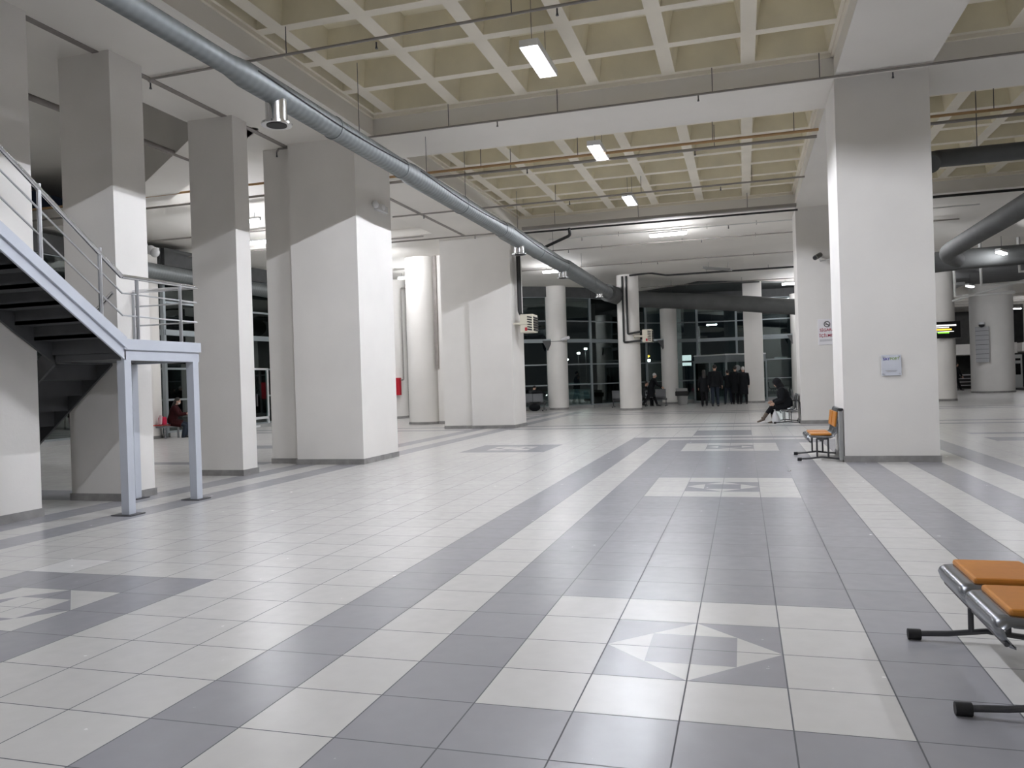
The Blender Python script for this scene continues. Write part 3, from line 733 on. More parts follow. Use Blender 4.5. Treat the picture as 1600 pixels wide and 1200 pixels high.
place(bg, -9.95, 37.45, -PI/2, 'grey two-seat bench seen from behind by the far glass', G)
place(copy_tree(bg), -3.9, 40.85, -PI/2, 'grey two-seat bench behind the walking couple', G)
place(copy_tree(bg), -5.6, 40.1, -PI/2, 'dark bench left of the second heater column', G)
place(copy_tree(bg), 3.75, 31.0, PI, 'grey bench back glimpsed behind the seated woman', G)
# grey post against the wide column
t = thing('steel_bin', 'narrow grey steel bin between bench and wide column', 'bin', (2.92, 11.33, 0))
MB().box(2.915, 2.985, 11.26, 11.39, .02, .90, 0, .02).build('bin_body', M['concrete'], t)
MB().box(2.905, 2.99, 11.25, 11.40, .90, .94, 0, .01).build('bin_lid', M['black'], t)
# red topped bench on the far left
t = thing('slat_bench', 'low bench with red top and grey legs behind the landing', 'bench', (-18, 19.5, 0))
R_ = math.radians(42)
def rp(x, y): return (-18.28+math.cos(R_)*x-math.sin(R_)*y, 19.45+math.sin(R_)*x+math.cos(R_)*y)
MB().obox((*rp(0,0), .465), (1.5, .42, .035), rotm(0,0,R_), 0, .01).build('bench_top', M['redtop'], t)
for sx in (-.62, -.2, .2, .62): MB().obox((*rp(sx,0), .225), (.06, .36, .45), rotm(0,0,R_)).build('leg', M['greysteel'], t)
MB().obox((*rp(0,0), .40), (1.4, .3, .05), rotm(0,0,R_)).build('rail', M['greysteel'], t)

# ================================================================ SIGNS
t = thing('no_smoking_sign', 'white no smoking sign with red lettering on a column', 'sign', (3.9, 22.44, 2.42))
MB().box(3.58, 4.16, 22.425, 22.448, 2.42, 3.21, 0, .008).build('sign_plate', M['sign'], t)
def ring(mb, c, R, r, n=28):
    mb.tube([(c[0]+R*math.cos(2*PI*k/n), c[1], c[2]+R*math.sin(2*PI*k/n)) for k in range(n+1)], r, 6)
g = MB(); ring(g, (3.84, 22.42, 3.05), .082, .012); g.tube([(3.78, 22.42, 3.11), (3.90, 22.42, 2.99)], .010, 6); g.box(3.79, 3.89, 22.415, 22.424, 3.035, 3.055); g.build('no_smoking_symbol', M['signblack'], t)
text_part('lettering', 'SİGARA', .118, (3.835, 22.42, 2.87), (PI/2,0,0), M['signred'], t)
text_part('lettering', 'İÇİLMEZ', .118, (3.84, 22.42, 2.70), (PI/2,0,0), M['signred'], t)
g = MB(); 
for k, wd in enumerate((.50, .50, .34)): g.box(3.62, 3.62+wd, 22.42, 22.424, 2.575-.022*k, 2.583-.022*k)
g.build('fine_print', M['signgrey'], t)
t = thing('notice_plate', 'small clear notice plate with blue and green lettering on the wide column', 'sign', (3.78, 11.24, 1.49))
MB().box(3.62, 3.935, 11.215, 11.232, 1.49, 1.845, 0, .005).build('plate', M['acrylic'], t)
for (x, z) in ((3.65, 1.52), (3.905, 1.52), (3.65, 1.815), (3.905, 1.815)): MB().tube([(x, 11.25, z), (x, 11.205, z)], .009, 10).build('stud', M['steel'], t)
text_part('lettering', 'SAY', .062, (3.70, 11.212, 1.775), (PI/2,0,0), M['signblue'], t)
text_part('lettering', 'PORT', .058, (3.83, 11.212, 1.778), (PI/2,0,0), M['signgreen'], t)
g = MB()
for k, (a, b) in enumerate(((3.68, 3.87), (3.70, 3.85))): g.box(a, b, 11.211, 11.214, 1.575-.018*k, 1.581-.018*k)
g.build('fine_print', M['signgrey'], t)
# screen
t = thing('departure_screen', 'black display with white, orange and green rows beside round column', 'screen', (10.9, 38.6, 3))
MB().box(10.25, 11.35, 38.72, 38.8, 3.02, 3.82, 0, .02).build('screen_body', M['scr'], t)
for k, (m_, x0, x1, z, h) in enumerate((('scrw', 10.3, 11.16, 3.60, .07), ('scrw', 10.3, 10.85, 3.52, .03), ('scro', 10.3, 10.96, 3.40, .07), ('scrg', 10.36, 10.85, 3.26, .07), ('scrw', 10.3, 11.05, 3.33, .02))):
    MB().box(x0, x1, 38.712, 38.722, z, z+h).build('screen_row', M[m_], t)
MB().tube([(10.8, 38.8, 3.4), (10.8, 38.95, 3.4)], .05, 8).build('bracket', M['darksteel'], t)
# grey panel on thick column
t = thing('notice_board', 'tall grey panel of notice rows on the thickest round column', 'sign', (15.3, 50.55, 1.9))
MB().obox((15.30, 50.60, 2.95), (.74, .04, 2.15), rotm(0,0,math.radians(-30)), 0, .01).build('panel', M['signgrey'], t)
for k in range(7): MB().obox((15.29, 50.575, 2.1+k*.28), (.72, .012, .02), rotm(0,0,math.radians(-30))).build('divider', M['signblack'], t)
t = thing('dome_camera', 'dark dome camera above the grey notice panel', 'camera', (15.25, 50.5, 4.2))
MB().ell((15.25, 50.45, 4.12), (.16, .16, .14)).build('dome', M['black'], t)
MB().cyl(15.25, 50.45, 4.16, 4.3, .17, 16).build('base', M['lampbody'], t)

# emergency light on the broad column
t = thing('emergency_light', 'small twin-head emergency light high on the broadest column', 'lamp', (-6.13, 12.0, 5.4))
MB().box(-6.15, -6.05, 11.85, 12.35, 5.36, 5.50, 0, .015).build('body', M['clearplastic'], t)
for y in (11.78, 12.1): MB().ell((-6.08, y, 5.46), (.07, .08, .08)).build('lamp_head', M['lampbody'], t)
# cctv camera
t = thing('security_camera', 'grey bullet security camera on the no smoking column', 'camera', (3.6, 22.3, 5.05))
MB().tube([(3.52, 22.0, 5.05), (3.70, 22.35, 5.18)], .075, 14).build('body', M['lampgrey'], t)
MB().tube([(3.505, 21.97, 5.04), (3.52, 22.0, 5.05)], .055, 12).build('lens', M['black'], t)
MB().tube([(3.63, 22.2, 5.1), (3.7, 22.3, 4.98), (4.1, 22.44, 5.05)], .022, 8).build('arm', M['lampbody'], t)
t = thing('white_conduit_run', 'thin white conduit rising above the security camera', 'conduit', (4.1, 22.43, 5))
MB().tube([(4.1, 22.43, 5.05), (4.1, 22.43, 6.68)], .02, 6).build('conduit', M['whitepipe'], t)
# twin spotlight on left round column
t = thing('spotlight_pair', 'clear twin spotlight on the round column above the landing', 'lamp', (-17.0, 18.3, 5.2))
for k, (dx, dz) in enumerate(((-.25, .12), (.05, -.02), (.22, -.12))): MB().ell((-17.66+dx, 18.55, 6.41+dz), (.17, .13, .16)).build('lamp_head', M['clearplastic'], t)
MB().box(-17.81, -17.51, 18.6, 18.85, 6.33, 6.49, 0, .02).build('bracket', M['lampbody'], t)
# floodlight + strap on round column
t = thing('strapped_floodlight', 'small white floodlight strapped round the far left round column', 'lamp', (-8.4, 38.2, 3.7))
g = MB(); ring_pts = [(-8.42+.6*math.cos(a), 38.75+.6*math.sin(a), 3.70) for a in [2*PI*k/30 for k in range(31)]]; g.tube(ring_pts, .012, 6); g.build('strap', M['darksteel'], t)
MB().tube([(-7.98, 38.2, 3.78), (-7.55, 37.9, 3.86)], .085, 12).build('lamp_head', M['sign'], t)
# red hose cabinet + pipe
t = thing('hose_cabinet', 'red fire hose cabinet on a round column', 'cabinet', (-14.7, 31.3, 1.1))
MB().box(-15.15, -14.45, 31.28, 31.5, 1.12, 1.95, 0, .01).build('cabinet_body', M['redpaint'], t)
MB().tube(elbow([(-14.42, 31.4, 1.85), (-14.28, 31.4, 1.85), (-14.28, 31.4, 6.25), (-13.9, 31.4, 6.25)], .1), .035, 8).build('supply_pipe', M['pipe'], t)

# ================================================================ ENTRANCE VESTIBULE
def vestibule():
    t = thing('entrance_vestibule', 'glazed entrance box with sliding doors at the far glass front', 'vestibule', (.4, 44, 0))
    A, Bc, C = Vector((-1.45, 44.9, 0)), Vector((.40, 43.4, 0)), Vector((2.6, 44.6, 0)); H_ = 2.75
    top = MB(); top.prism([(A.x, A.y), (Bc.x, Bc.y), (C.x, C.y), (C.x, 46.1), (A.x, 46.0)], H_-.32, H_); top.build('roof', M['alu'], t)
    ed = MB()
    for P, Q in ((A, Bc), (Bc, C)): ed.tube([P+Vector((0,0,H_+.02)), Q+Vector((0,0,H_+.02))], .045, 6)
    ed.build('roof_edge', M['alub'], t)
    for P, Q in ((A, Bc), (Bc, C)):
        d = (Q-P); L = d.length; d.normalize(); n = Vector((-d.y, d.x, 0)); rot = Matrix((d, n, Vector((0,0,1)))).transposed(); c = (P+Q)/2
        fr = MB()
        for u in (0, .5, 1): q = P+(Q-P)*u; fr.obox((q.x, q.y, (H_-.3)/2), (.09, .09, H_-.3), rot)
        fr.obox((c.x, c.y, H_-.36), (L, .1, .12), rot); fr.obox((c.x, c.y, .06), (L, .1, .12), rot)
        fr.build('frame', M['alu'], t)
        g = MB(); g.obox((c.x, c.y, 1.25), (L, .012, 2.3), rot); g.build('door_glass', M['clear'], t)
    MB().tube([(1.02, 43.66, 1.98), (1.02, 43.69, 1.98)], .17, 20).build('round_sticker', M['signgrey'], t)
vestibule()
# far bin / planter
t = thing('litter_bin', 'grey bin with dark rim beside thin round column', 'bin', (-2.0, 42.0, 0))
MB().tube([(-2.0, 42.1, 0), (-2.0, 42.1, .45), (-2.0, 42.1, .5)], [.26, .30, .30], 20).build('bin_body', M['midwall'], t)
MB().box(-2.38, -1.68, 41.8, 42.4, .5, .76, 0, .03).build('bin_rim', M['black'], t)
MB().prism([(-2.35, 41.85), (-1.7, 41.85), (-1.9, 42.2), (-2.3, 42.3)], .76, .92).build('bin_top', M['midwall'], t)
# door seen in the left gap
t = thing('glass_door', 'white framed glass door in the left glass front', 'door', (-18.2, 25.4, 0))
fr = MB(); 
for (a, b, c, d) in ((25.0, 26.1, 2.42, 2.5), (25.0, 26.1, .02, .10), (25.0, 25.08, 0, 2.5), (26.02, 26.1, 0, 2.5), (25.0, 26.1, .35, .45)): fr.box(-18.28, -18.2, a, b, c, d)
fr.build('door_frame', M['alub'], t); MB().box(-18.25, -18.235, 25.08, 26.02, .45, 2.42).build('door_glass', M['clear'], t)
fr = MB(); fr.box(-18.2, -18.15, 25.15, 25.2, .9, 1.4); fr.build('handle', M['darksteel'], t)
# angled brackets at the glass
for i, (x, y, lab) in enumerate(((-8.9, 38.2, 'triangular steel bracket beside far left round column'), (-3.25, 43.6, 'triangular steel bracket beside thin round column'), (4.0, 44.3, 'triangular steel bracket behind the seated woman'))):
    t = thing('wall_bracket', lab, 'bracket', (x, y, 3.3))
    vs = [(x-.2, y, 3.76), (x+.4, y, 3.76), (x+.1, y, 3.2)]; vs2 = [(a, b+.08, c) for a, b, c in vs]
    MB().add(vs+vs2, [(0,1,2),(5,4,3),(0,3,4,1),(1,4,5,2),(2,5,3,0)]).build('bracket_plate', M['darkwall'], t)
    MB().box(x-1.9, x+.4, y, y+.1, 3.74, 3.84).build('arm', M['alu'], t)

# ================================================================ FAR RIGHT HALL
def far_hall():
    mz = MB(); mz.box(13, 19.9, 60, 66, 2.5, 3.25); mz.box(19.9, 34, 59, 66, 2.6, 3.2)
    struct('mezzanine', mz, M['plaster'])
    struct('wall_mezzanine', MB().box(20.1, 26, 58.9, 59.3, 2.6, 5.9), M['plaster'])
    struct('wall_under_mezzanine', MB().box(13, 34, 65.8, 66, 0, 2.5), M['darkwall'])
    up = MB(); up.box(13, 20, 65, 65.2, 3.25, 5.6); struct('wall_upper', up, M['darkwall'])
    cs = MB()
    for k in range(5): cs.box(11, 34, 53+2.6*k, 53.5+2.6*k, 6.2, 6.7)
    struct('ceiling', cs, M['slab'])
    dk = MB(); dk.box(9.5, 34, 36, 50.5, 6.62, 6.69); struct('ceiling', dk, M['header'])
    t = thing('service_counter', 'white counter with shelves behind the walking man far right', 'counter', (17, 62, 0))
    MB().box(16.7, 18.0, 62, 62.6, 1.0, 1.08).build('counter_top', M['sign'], t)
    for z in (.25, .5, .75): MB().box(16.7, 18.0, 62.1, 62.5, z, z+.04).build('shelf', M['sign'], t)
    MB().box(18.0, 18.9, 61.8, 62.6, 0, 1.25, 0, .05).build('cabinet', M['midwall'], t)
    t = thing('ticket_machine', 'white upright machine right of the thickest column', 'machine', (19.0, 57, 0))
    MB().box(18.75, 19.3, 57, 57.4, 0, 2.35, 0, .03).build('machine_body', M['alub'], t)
    MB().box(18.88, 19.18, 56.985, 57.0, 1.0, 1.75).build('screen', M['scr'], t); MB().box(18.88, 19.18, 56.985, 57.0, 1.95, 2.1).build('slot', M['scr'], t)
    t = thing('escalator_end', 'looped black handrails of an escalator at the right edge', 'escalator', (19.6, 55, 0))
    for x0 in (18.9, 19.75):
        pts = [(x0+.42+.38*math.cos(a), 55, .62+.55*math.sin(a)) for a in [2*PI*k/24 for k in range(25)]]
        MB().tube(pts, .045, 8).build('handrail', M['black'], t)
        MB().box(x0+.1, x0+.75, 54.98, 55.02, .15, 1.1).build('balustrade', M['clear'], t)
    MB().box(18.7, 21.5, 54.8, 56.5, 0, .14).build('base', M['darksteel'], t)
far_hall()

# ================================================================ OUTSIDE
for i, (x, y, z, lab) in enumerate(((-12.82, 70, 4.47, 'upper right of the two paired street lights'), (-13.5, 70, 4.08, 'lower left of the two paired street lights'), (-14.63, 70, 3.52, 'lone street light low left beside the round column'), (-10.61, 70, 3.48, 'street light seen right of the window mullion'))):
    t = thing('street_lamp', lab, 'street lamp', (x, y, 0))
    MB().tube([(x, y, -.12), (x, y, z+.1)], .06, 8).build('pole', M['darksteel'], t)
    MB().ell((x, y, z), (.16, .16, .10)).build('lamp_head', M['street'], t)
spot(-7.36, 49, 6.32, 0, 'bright lamp outside under the canopy, beyond the round column left of the dark windows', 1.2)
spot(-0.56, 50, 4.93, 0, 'round-looking lamp outside above the glass entrance box', .7, 1.53)
spot(3.67, 50, 2.54, 0, 'lamp outside right of the square entrance column', .8, 3.9)
def car(label, x, y, rz, paint):
    t = thing('car', label, 'car', (x, y, -.12), 'cars parked outside')
    R = rotm(0,0,rz); o = Vector((x, y, -.12))
    def tr(mb): mb.v = [o+R@v for v in mb.v]; return mb
    prof = [(-2.2,.35),(-2.25,.75),(-1.9,.95),(-1.35,1.0),(-.75,1.45),(.6,1.5),(1.35,1.05),(2.05,.92),(2.25,.65),(2.2,.35)]
    vs = []; W = .88
    for s in (-1, 1):
        for (a, z) in prof: vs.append((a, s*(W if z < 1.02 else W*.82), z))
    n = len(prof); m = MB().add(vs, [list(range(n)), list(range(n,2*n))[::-1]]+[(i,(i+1)%n,n+(i+1)%n,n+i) for i in range(n)])
    tr(m).build('body', paint, t)
    g = MB()
    for s in (-1, 1): g.add([(-1.2, s*.885, 1.02), (1.15, s*.885, 1.04), (.55, s*.76, 1.42), (-.7, s*.76, 1.38)], [(0,1,2,3)])
    g.add([(.66, -.68, 1.46), (.66, .68, 1.46), (1.33, .8, 1.07), (1.33, -.8, 1.07)], [(0,1,2,3)])
    g.add([(-.8, -.68, 1.43), (-.8, .68, 1.43), (-1.36, .8, 1.02), (-1.36, -.8, 1.02)], [(0,1,2,3)])
    for v in g.v: v.z += .012
    tr(g).build('windows', M['carglass'], t)
    for sx in (-1.35, 1.35):
        for sy in (-.82, .82): tr(MB().tube([(sx, sy-.1, .32), (sx, sy+.1, .32)], .32, 20)).build('wheel', M['black'], t)
    for sy in (-.62, .62): tr(MB().ell((2.2, sy, .68), (.06, .13, .07))).build('headlight', M['headlight'], t)
car('teal car parked outside left of the window mullion', -10.3, 52.0, math.radians(-150), M['carteal'])
car('dark car with lit headlights parked outside', -9.4, 60.0, math.radians(-72), M['cardark'])
car('dark car outside below the lime sign', -34, 36, math.radians(-60), M['cardark'])
t = thing('lime_bus_stop_sign', 'lime sign board on pale pillar outside the left windows', 'sign', (-27.2, 28.5, 0))
MB().box(-27.9, -26.9, 28.8, 29.4, -.12, 4.5).build('pillar', M['concrete'], t)
MB().obox((-27.1, 28.2, 2.55), (.55, .05, .9), rotm(0,0,math.radians(40))).build('sign_board', M['lime'], t)
g = MB(); R_ = rotm(0,0,math.radians(40))
for (dx, dz, wx, wz) in ((0,.13,.24,.03),(0,.33,.24,.03),(-.11,.23,.03,.22),(.11,.23,.03,.22),(-.04,.22,.03,.14),(.02,.27,.10,.03),(.02,.21,.10,.03)):
    g.obox(Vector((-27.1, 28.2, 2.55))+R_@Vector((dx,-.04,dz)), (wx,.02,wz), R_)
g.build('parking_symbol', M['signblack'], t)
t = thing('outdoor_sign_box', 'white lit sign box seen through glass right of thin column', 'sign', (-4.0, 70, 2))
MB().box(-4.05, -3.15, 70, 70.1, 3.0, 3.5).box(-4.05, -3.15, 70, 70.1, 2.55, 2.85).build('lit_panel', M['litsign'], t)
MB().box(-3.65, -3.55, 70.1, 70.2, -.12, 3.5).build('pole', M['darksteel'], t)
t = thing('red_signal', 'small red light glowing outside right of thin column', 'light', (-4.1, 68, 0))
MB().box(-4.0, -3.72, 68, 68.1, .15, .5).build('light_panel', M['taillight'], t); MB().box(-3.95, -3.77, 68.1, 68.3, -.12, .6).build('housing', M['black'], t)
t = thing('sign_lamp', 'yellow and white lights outside left of thin column', 'light', (-9.2, 70, 0))
MB().ell((-7.0, 70, 3.55), (.16,.1,.1)).ell((-7.3, 70, 3.7), (.08,.08,.12)).build('yellow_lamp', M['yellowlit'], t); MB().box(-7.2, -6.85, 70, 70.1, 3.05, 3.25).build('white_panel', M['street'], t)
MB().tube([(-7.02, 70.1, -.12), (-7.02, 70.1, 3.6)], .05, 8).build('pole', M['darksteel'], t)
# outside canopy so the lamps' light finds a building beyond the glass
struct('canopy_outside', MB().box(-30, -22.5, 10, 40, 5.6, 5.9).box(-20, 14, 48.7, 58, 6.45, 6.8), M['concrete'])
for i, (x, y) in enumerate(((-13.5, 47), (-3.2, 52.5), (5.5, 52.5))):
    column(('pale pillar outside the glass left of round column', 'pale pillar outside behind the vestibule', 'pale pillar outside behind the seated woman')[i], [], [(x, y, .5)], top=6.4, sk=False)
struct('wall_outside', MB().box(-9.5, -4.5, 74, 75, -.12, 3.2), M['darkwall'])

# ================================================================ PEOPLE
def remesh(vox):
    def f(o):
        m = o.modifiers.new('join', 'REMESH'); m.mode = 'VOXEL'; m.voxel_size = vox; m.use_smooth_shade = True
        s = o.modifiers.new('smooth', 'SMOOTH'); s.iterations = 3; s.factor = .5
    return f
def person(label, loc, rz, H=1.88, lean=0, hip=None, legs=((0,0),(0,0)), arms=((5,10,8),(5,10,8)), coat='coatblack', coatlen=.35, legm='trousers', shoe='black',
           hair='short', hairm='hairdark', headyaw=0, headpitch=0, spread=0, hood=False, bulk=1.0, mask=False, origin=None, bootcalf=False):
    k = H/1.75; r = math.radians; V = Vector
    def leg(s, a, b, yaw=0):
        hj = V((s*.095, 0, -.03)); sp = spread*s
        kn = hj+.44*V((math.sin(r(sp))*math.cos(r(a)), math.sin(r(a)), -math.cos(r(a))))
        an = kn+.42*V((math.sin(r(sp))*.5, math.sin(r(a-b)), -math.cos(r(a-b))))
        return hj, kn, an
    L = [leg(s, *legs[i][:2]) for i, s in enumerate((-1, 1))]
    low = min(l[2].z for l in L); hz = (.085-low) if hip is None else hip
    up = V((0, math.sin(r(lean)), math.cos(r(lean)))); O = V((0,0,hz))
    t = thing('person', label, 'person', loc, None, rz)
    ORG[t.name] = V((0,0,0))
    def fin(mb, name, mt, vox=.016):
        mb.v = [v*k for v in mb.v]; return mb.build(name, M[mt], t, origin=(0,0,0), mods=remesh(vox*k*S) if vox else None)
    hips = O; neck = O+up*.53; sh = O+up*.47
    hy = r(headyaw); hp = r(headpitch+lean*.6)
    HR = Matrix.Rotation(-hy, 3, 'Z') @ Matrix.Rotation(-hp, 3, 'X')
    hc = neck+V((0,0,.02))+HR@V((0,.025,.165))
    # ---- body: head, neck, hands, legs as one surface
    b = MB()
    b.tube([O+V((0,0,-.08)), O+V((0,0,.05)), O+up*.2, O+up*.36, O+up*.46, O+up*.50], [(.15,.11),(.155,.115),(.13,.10),(.155,.11),(.15,.09),(.07,.06)], 16, up=(0,1,0))
    b.tube([neck-up*.06, neck+V((0,0,.02)), hc-HR@V((0,.01,.06))], [.06,.055,.055], 12)
    b.ell(hc, (.075, .092, .108), rot=HR); b.ell(hc+HR@V((0,.03,-.06)), (.055,.06,.06), rot=HR)
    b.tube([hc+HR@V((0,.085,.02)), hc+HR@V((0,.108,-.022)), hc+HR@V((0,.088,-.032))], [.012,.016,.012], 8)
    for s in (-1, 1): b.ell(hc+HR@V((s*.078,-.005,-.01)), (.012,.02,.032), rot=HR)
    b.ell(hc+HR@V((0,.085,-.062)), (.026,.014,.012), rot=HR)
    for i, (hj, kn, an) in enumerate(L):
        b.tube([O+hj, O+(hj+kn)/2, O+kn, O+(kn*.6+an*.4), O+an], [.088,.072,.055,.052,.036], 14)
    A = []
    for i, s in enumerate((-1, 1)):
        fa, be, ou = [r(q) for q in arms[i]]
        sj = sh+V((s*.185*bulk, 0, 0)); d1 = V((s*math.sin(ou), math.sin(fa)*math.cos(ou), -math.cos(fa)*math.cos(ou)))
        el = sj+d1*.29; d2 = V((s*math.sin(ou)*.4-s*(.25 if be > .8 else 0), math.sin(fa+be), -math.cos(fa+be))).normalized(); wr = el+d2*.25
        A.append((sj, el, wr, d2, s))
        b.tube([sh+V((s*.08,0,0)), sj, (sj+el)/2, el, (el+wr)/2, wr], [.07,.055,.046,.04,.036,.027], 12)
        # hand: palm, four fingers and a thumb
        pal = wr+d2*.05; inw = V((-s,0,0)); sd = d2.cross(inw).normalized()
        b.tube([wr, pal, wr+d2*.095], [(.026,.018),(.040,.017),(.040,.013)], 10, up=inw)
        for q in range(4):
            o0 = wr+d2*.09+sd*(.030-.020*q); ln = (.070,.080,.074,.058)[q]
            b.tube([o0, o0+d2*ln*.5+inw*.006, o0+d2*ln*.85+inw*.026], [.0095,.009,.0075], 7)
        b.tube([wr+d2*.03+sd*.03, wr+d2*.065+sd*.055+inw*.012, wr+d2*.095+sd*.058+inw*.03], [.012,.011,.009], 7)
    fin(b, 'body', 'skin', .011)
    for s in (-1, 1):
        fin(MB().ell(hc+HR@V((s*.030,.083,.012)), (.011,.008,.006), rot=HR), 'eye', 'black', 0)
    # ---- clothes
    c = MB(); q = bulk
    c.tube([O+V((0,0,-.06)), O+V((0,0,.06)), O+up*.2, O+up*.36, O+up*.455, O+up*.515], [(.185*q,.145*q),(.185*q,.15*q),(.17*q,.14*q),(.185*q,.145*q),(.165*q,.115*q),(.085,.08)], 20, up=(0,1,0))
    for (sj, el, wr, d2, s) in A:
        c.tube([sh+V((s*.08,0,-.01)), sj+V((0,0,-.005)), (sj+el)/2, el, (el+wr)/2, wr], [.085*q,.080*q,.068*q,.060*q,.055*q,.045*q], 14)
    c.tube([neck-up*.05, neck+V((0,0,.045))], [.085,.075], 14)
    if hip is None:
        c.tube([O, O+V((0,0,-coatlen*.5)), O+V((0,0,-coatlen))], [(.185*q,.15*q),(.20*q,.165*q),(.205*q,.175*q)], 20, up=(0,1,0))
    else:
        for (hj, kn, an) in L: c.tube([O+hj, O+hj*.5+kn*.5, O+hj*.25+kn*.75], [.125*q,.105*q,.095*q], 14)
    co = fin(c, 'coat', coat, .014)
    p = MB()
    p.tube([O+V((0,0,.06)), O+V((0,0,-.10))], [(.165,.13),(.16,.125)], 18, up=(0,1,0))
    for i, (hj, kn, an) in enumerate(L):
        e = an*.97+kn*.03 if not bootcalf else an*.62+kn*.38
        p.tube([O+hj, O+(hj+kn)/2, O+kn, O+(kn+e)/2, O+e], [.108,.088,.070,.066,.058], 14)
    fin(p, 'trousers', legm, .013)
    for i, (hj, kn, an) in enumerate(L):
        f = MB(); sgn = (-1, 1)[i]
        tilt = 0
        if len(legs[i]) > 2: tilt = r(legs[i][2])
        T = Matrix.Rotation(tilt, 3, 'X')
        heel = O+an
        pts = [V((0,-.055,-.03)), V((0,0,-.035)), V((0,.08,-.045)), V((0,.15,-.055)), V((0,.19,-.06))]
        f.tube([heel+T@w_ for w_ in pts], [(.034,.035),(.042,.042),(.044,.036),(.042,.026),(.026,.018)], 12)
        f.tube([heel+V((0,0,.05)), heel+T@V((0,0,-.03))], [.05,.046], 12)
        if bootcalf: f.tube([O+(an*.5+kn*.5), heel+T@V((0,0,-.02))], [.064,.05], 12)
        fin(f, 'shoe', shoe, .010)
    # ---- hair or hood
    h = MB()
    if hood:
        h.ell(hc+HR@V((0,-.025,.02)), (.115,.125,.145), rot=HR); h.tube([hc+HR@V((0,-.03,-.06)), neck], [.11,.12], 16)
        h.ell(hc+HR@V((0,-.01,.06)), (.108,.115,.10), rot=HR)
        fin(h, 'hood', 'hood', .012)
    else:
        h.ell(hc+HR@V((0,-.022,.028)), (.086,.095,.100), rot=HR)
        if hair == 'long':
            h.tube([hc+HR@V((0,-.05,0)), neck+V((0,-.075,-.02)), neck+V((0,-.10,-.2))-up*.0], [(.09,.07),(.10,.05),(.085,.035)], 14, up=(0,1,0))
        fin(h, 'hair', hairm, .011)
    if mask: fin(MB().ell(hc+HR@V((0,.06,-.055)), (.062,.05,.045), rot=HR), 'face_mask', 'mask', 0)
    if origin: pass
    return t, A, k
# group at the entrance, all seen from behind
person('person with long hair in black walking, leftmost of the entrance group', (-.60, 37.9, 0), math.radians(4), 1.86, 2, legs=((14,4),(-14,16)), arms=((8,20,12),(-6,14,10)), hair='long', coatlen=.25, bulk=1.0)
person('tall person in black jacket and jeans beside the long-haired walker', (-.06, 37.7, 0), math.radians(-3), 2.08, 2, legs=((-10,8),(10,4)), arms=((6,14,12),(-4,14,12)), legm='jeans', coatlen=.12, bulk=1.12)
person('shorter person with hand held out at the entrance, third from left', (.52, 40.8, 0), math.radians(12), 1.80, 3, legs=((2,2),(-2,2)), arms=((25,10,25),(5,20,8)), hairm='hairdark', legm='jeans', coatlen=.1, spread=5)
person('person in long black coat and dark trousers, fourth from left at entrance', (.90, 40.6, 0), math.radians(-8), 2.0, 0, legs=((1,0),(-1,0)), coatlen=.45, bulk=1.05)
person('person in long black coat next to the square column at entrance', (1.32, 40.4, 0), math.radians(5), 1.95, 4, legs=((2,0),(-2,2)), hairm='hairwhite', coatlen=.5, bulk=1.08, spread=3)
# couple walking by thin round column
person('white-haired person in dark coat striding right past the bench', (-3.55, 40.2, 0), math.radians(-72), 1.86, 18, legs=((26,8),(-24,14)), arms=((-25,18,6),(30,30,6)), hairm='hairwhite', coat='coatblack', coatlen=.42, bulk=1.1)
person('person in charcoal coat sitting behind the white-haired walker', (-4.0, 40.62, 0), math.radians(-100), 1.8, 14, hip=.52, legs=((82,80),(88,90)), arms=((30,50,6),(24,50,6)), coat='coatgrey')
# man far right
person('man in dark suit walking in the far right hall', (15.56, 58.0, 0), math.radians(-70), 1.95, 0, legs=((24,4),(-22,12)), arms=((-14,10,4),(16,16,4)), coatlen=.15)
# woman on the bench by column 2
person('hooded person in black sitting cross-legged with brown boots near column', (2.62, 23.05, 0), math.radians(90), 1.84, 16, hip=.56, legs=((84,46,-14),(84,94)), arms=((0,64,6),(4,68,6)), hood=True, headyaw=0, headpitch=22, bulk=1.3, shoe='boot', bootcalf=True)
# person in dark red at far left
person('person in dark red coat and mask sitting on red-topped bench', (-17.85, 19.62, 0), math.radians(-62), 1.78, 12, hip=.58, legs=((80,82),(74,84)), arms=((34,62,6),(34,62,6)), coat='coatred', legm='jeans', hair='long', headpitch=14, mask=True, bulk=1.1, hairm='hairdark')
# person seen behind the bench far away
person('dark-clothed person slumped on far bench, seen from behind', (-9.55, 37.75, 0), 0, 1.8, 14, hip=.53, legs=((84,84),(84,84)), arms=((30,40,20),(30,40,20)), coat='coatgrey', bulk=1.2, headpitch=25)

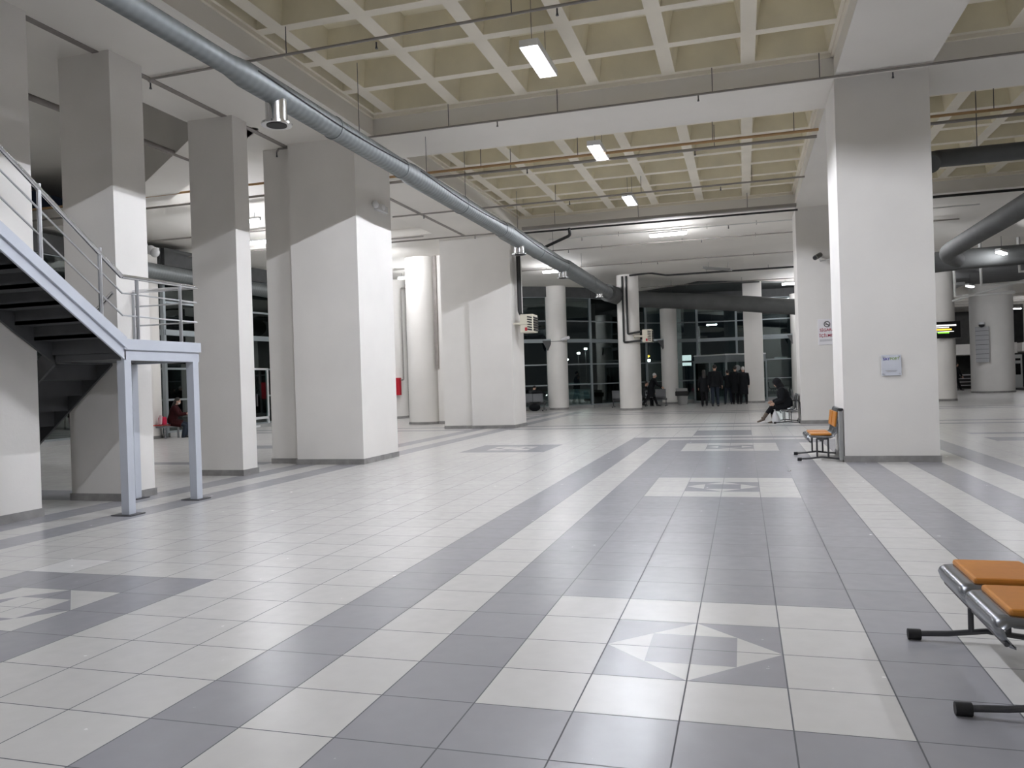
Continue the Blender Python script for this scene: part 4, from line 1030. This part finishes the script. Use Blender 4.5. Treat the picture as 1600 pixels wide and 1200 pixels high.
# ---------------------------------------------------------------- small carried things
t = thing('carrier_bag', 'white plastic bag hanging below the seated hooded woman', 'bag', (2.28, 23.0, 0))
MB().tube([(2.30,23.0,.02),(2.29,23.0,.10),(2.27,23.0,.26),(2.26,23.0,.40)], [(.11,.09),(.13,.10),(.09,.07),(.02,.02)], 14).build('bag_body', M['bag'], t, mods=None)
t = thing('shoulder_bag', 'crimson bag beside the person in dark red', 'bag', (-17.95, 19.3, .49))
MB().rbox(-18.12, -17.85, 19.22, 19.38, .485, .76, .05).build('bag_body', M['crimson'], t)
t = thing('paper_roll', 'pale pink packet leaning on the crimson bag', 'packet', (-17.9, 19.08, .49))
MB().obox((-17.95, 19.16, .66), (.11, .08, .32), rotm(.1, .2, 0), 0, .03).build('packet_body', M['pink'], t)
t = thing('carrier_bag', 'white bag carried low at left of the white-haired walker', 'bag', (-4.3, 40.1, .45))
MB().tube([(-4.12,40.0,.40),(-4.12,40.0,.56),(-4.08,40.02,.80)], [(.1,.08),(.11,.08),(.03,.03)], 12).build('bag_body', M['bag'], t)
t = thing('luggage_trolley', 'black wheeled trolley behind the walking couple', 'trolley', (-4.5, 39.9, 0))
MB().rbox(-4.62, -4.36, 39.75, 40.0, .14, .42, .04).build('case', M['coatblack'], t)
for x in (-4.6, -4.45): MB().tube([(x, 39.7, .09), (x, 39.76, .09)], .085, 14).build('wheel', M['black'], t)
MB().tube([(-4.5, 39.8, .1), (-4.1, 39.8, .08)], .02, 8).build('base_bar', M['black'], t)
t = thing('backpack', 'black backpack on the floor under the far bench', 'bag', (-9.4, 37.3, 0))
MB().ell((-9.35, 37.15, .19), (.32, .18, .2)).build('bag_body', M['coatblack'], t)
t = thing('coat_pile', 'dark coat heaped over the back of the far bench', 'coat', (-9.15, 37.2, .9))
MB().ell((-9.25, 37.3, .98), (.30, .16, .13)).ell((-8.98, 37.3, .93), (.22, .12, .07)).build('cloth', M['coatblack'], t, mods=remesh(.02))
t = thing('paper_scrap', 'tiny white paper scrap on the grey tiles left of the wide column', 'litter', (2.0, 9.9, 0))
MB().obox((2.0, 9.9, .008), (.05, .035, .008), rotm(.1, 0, .4)).build('scrap', M['sign'], t)
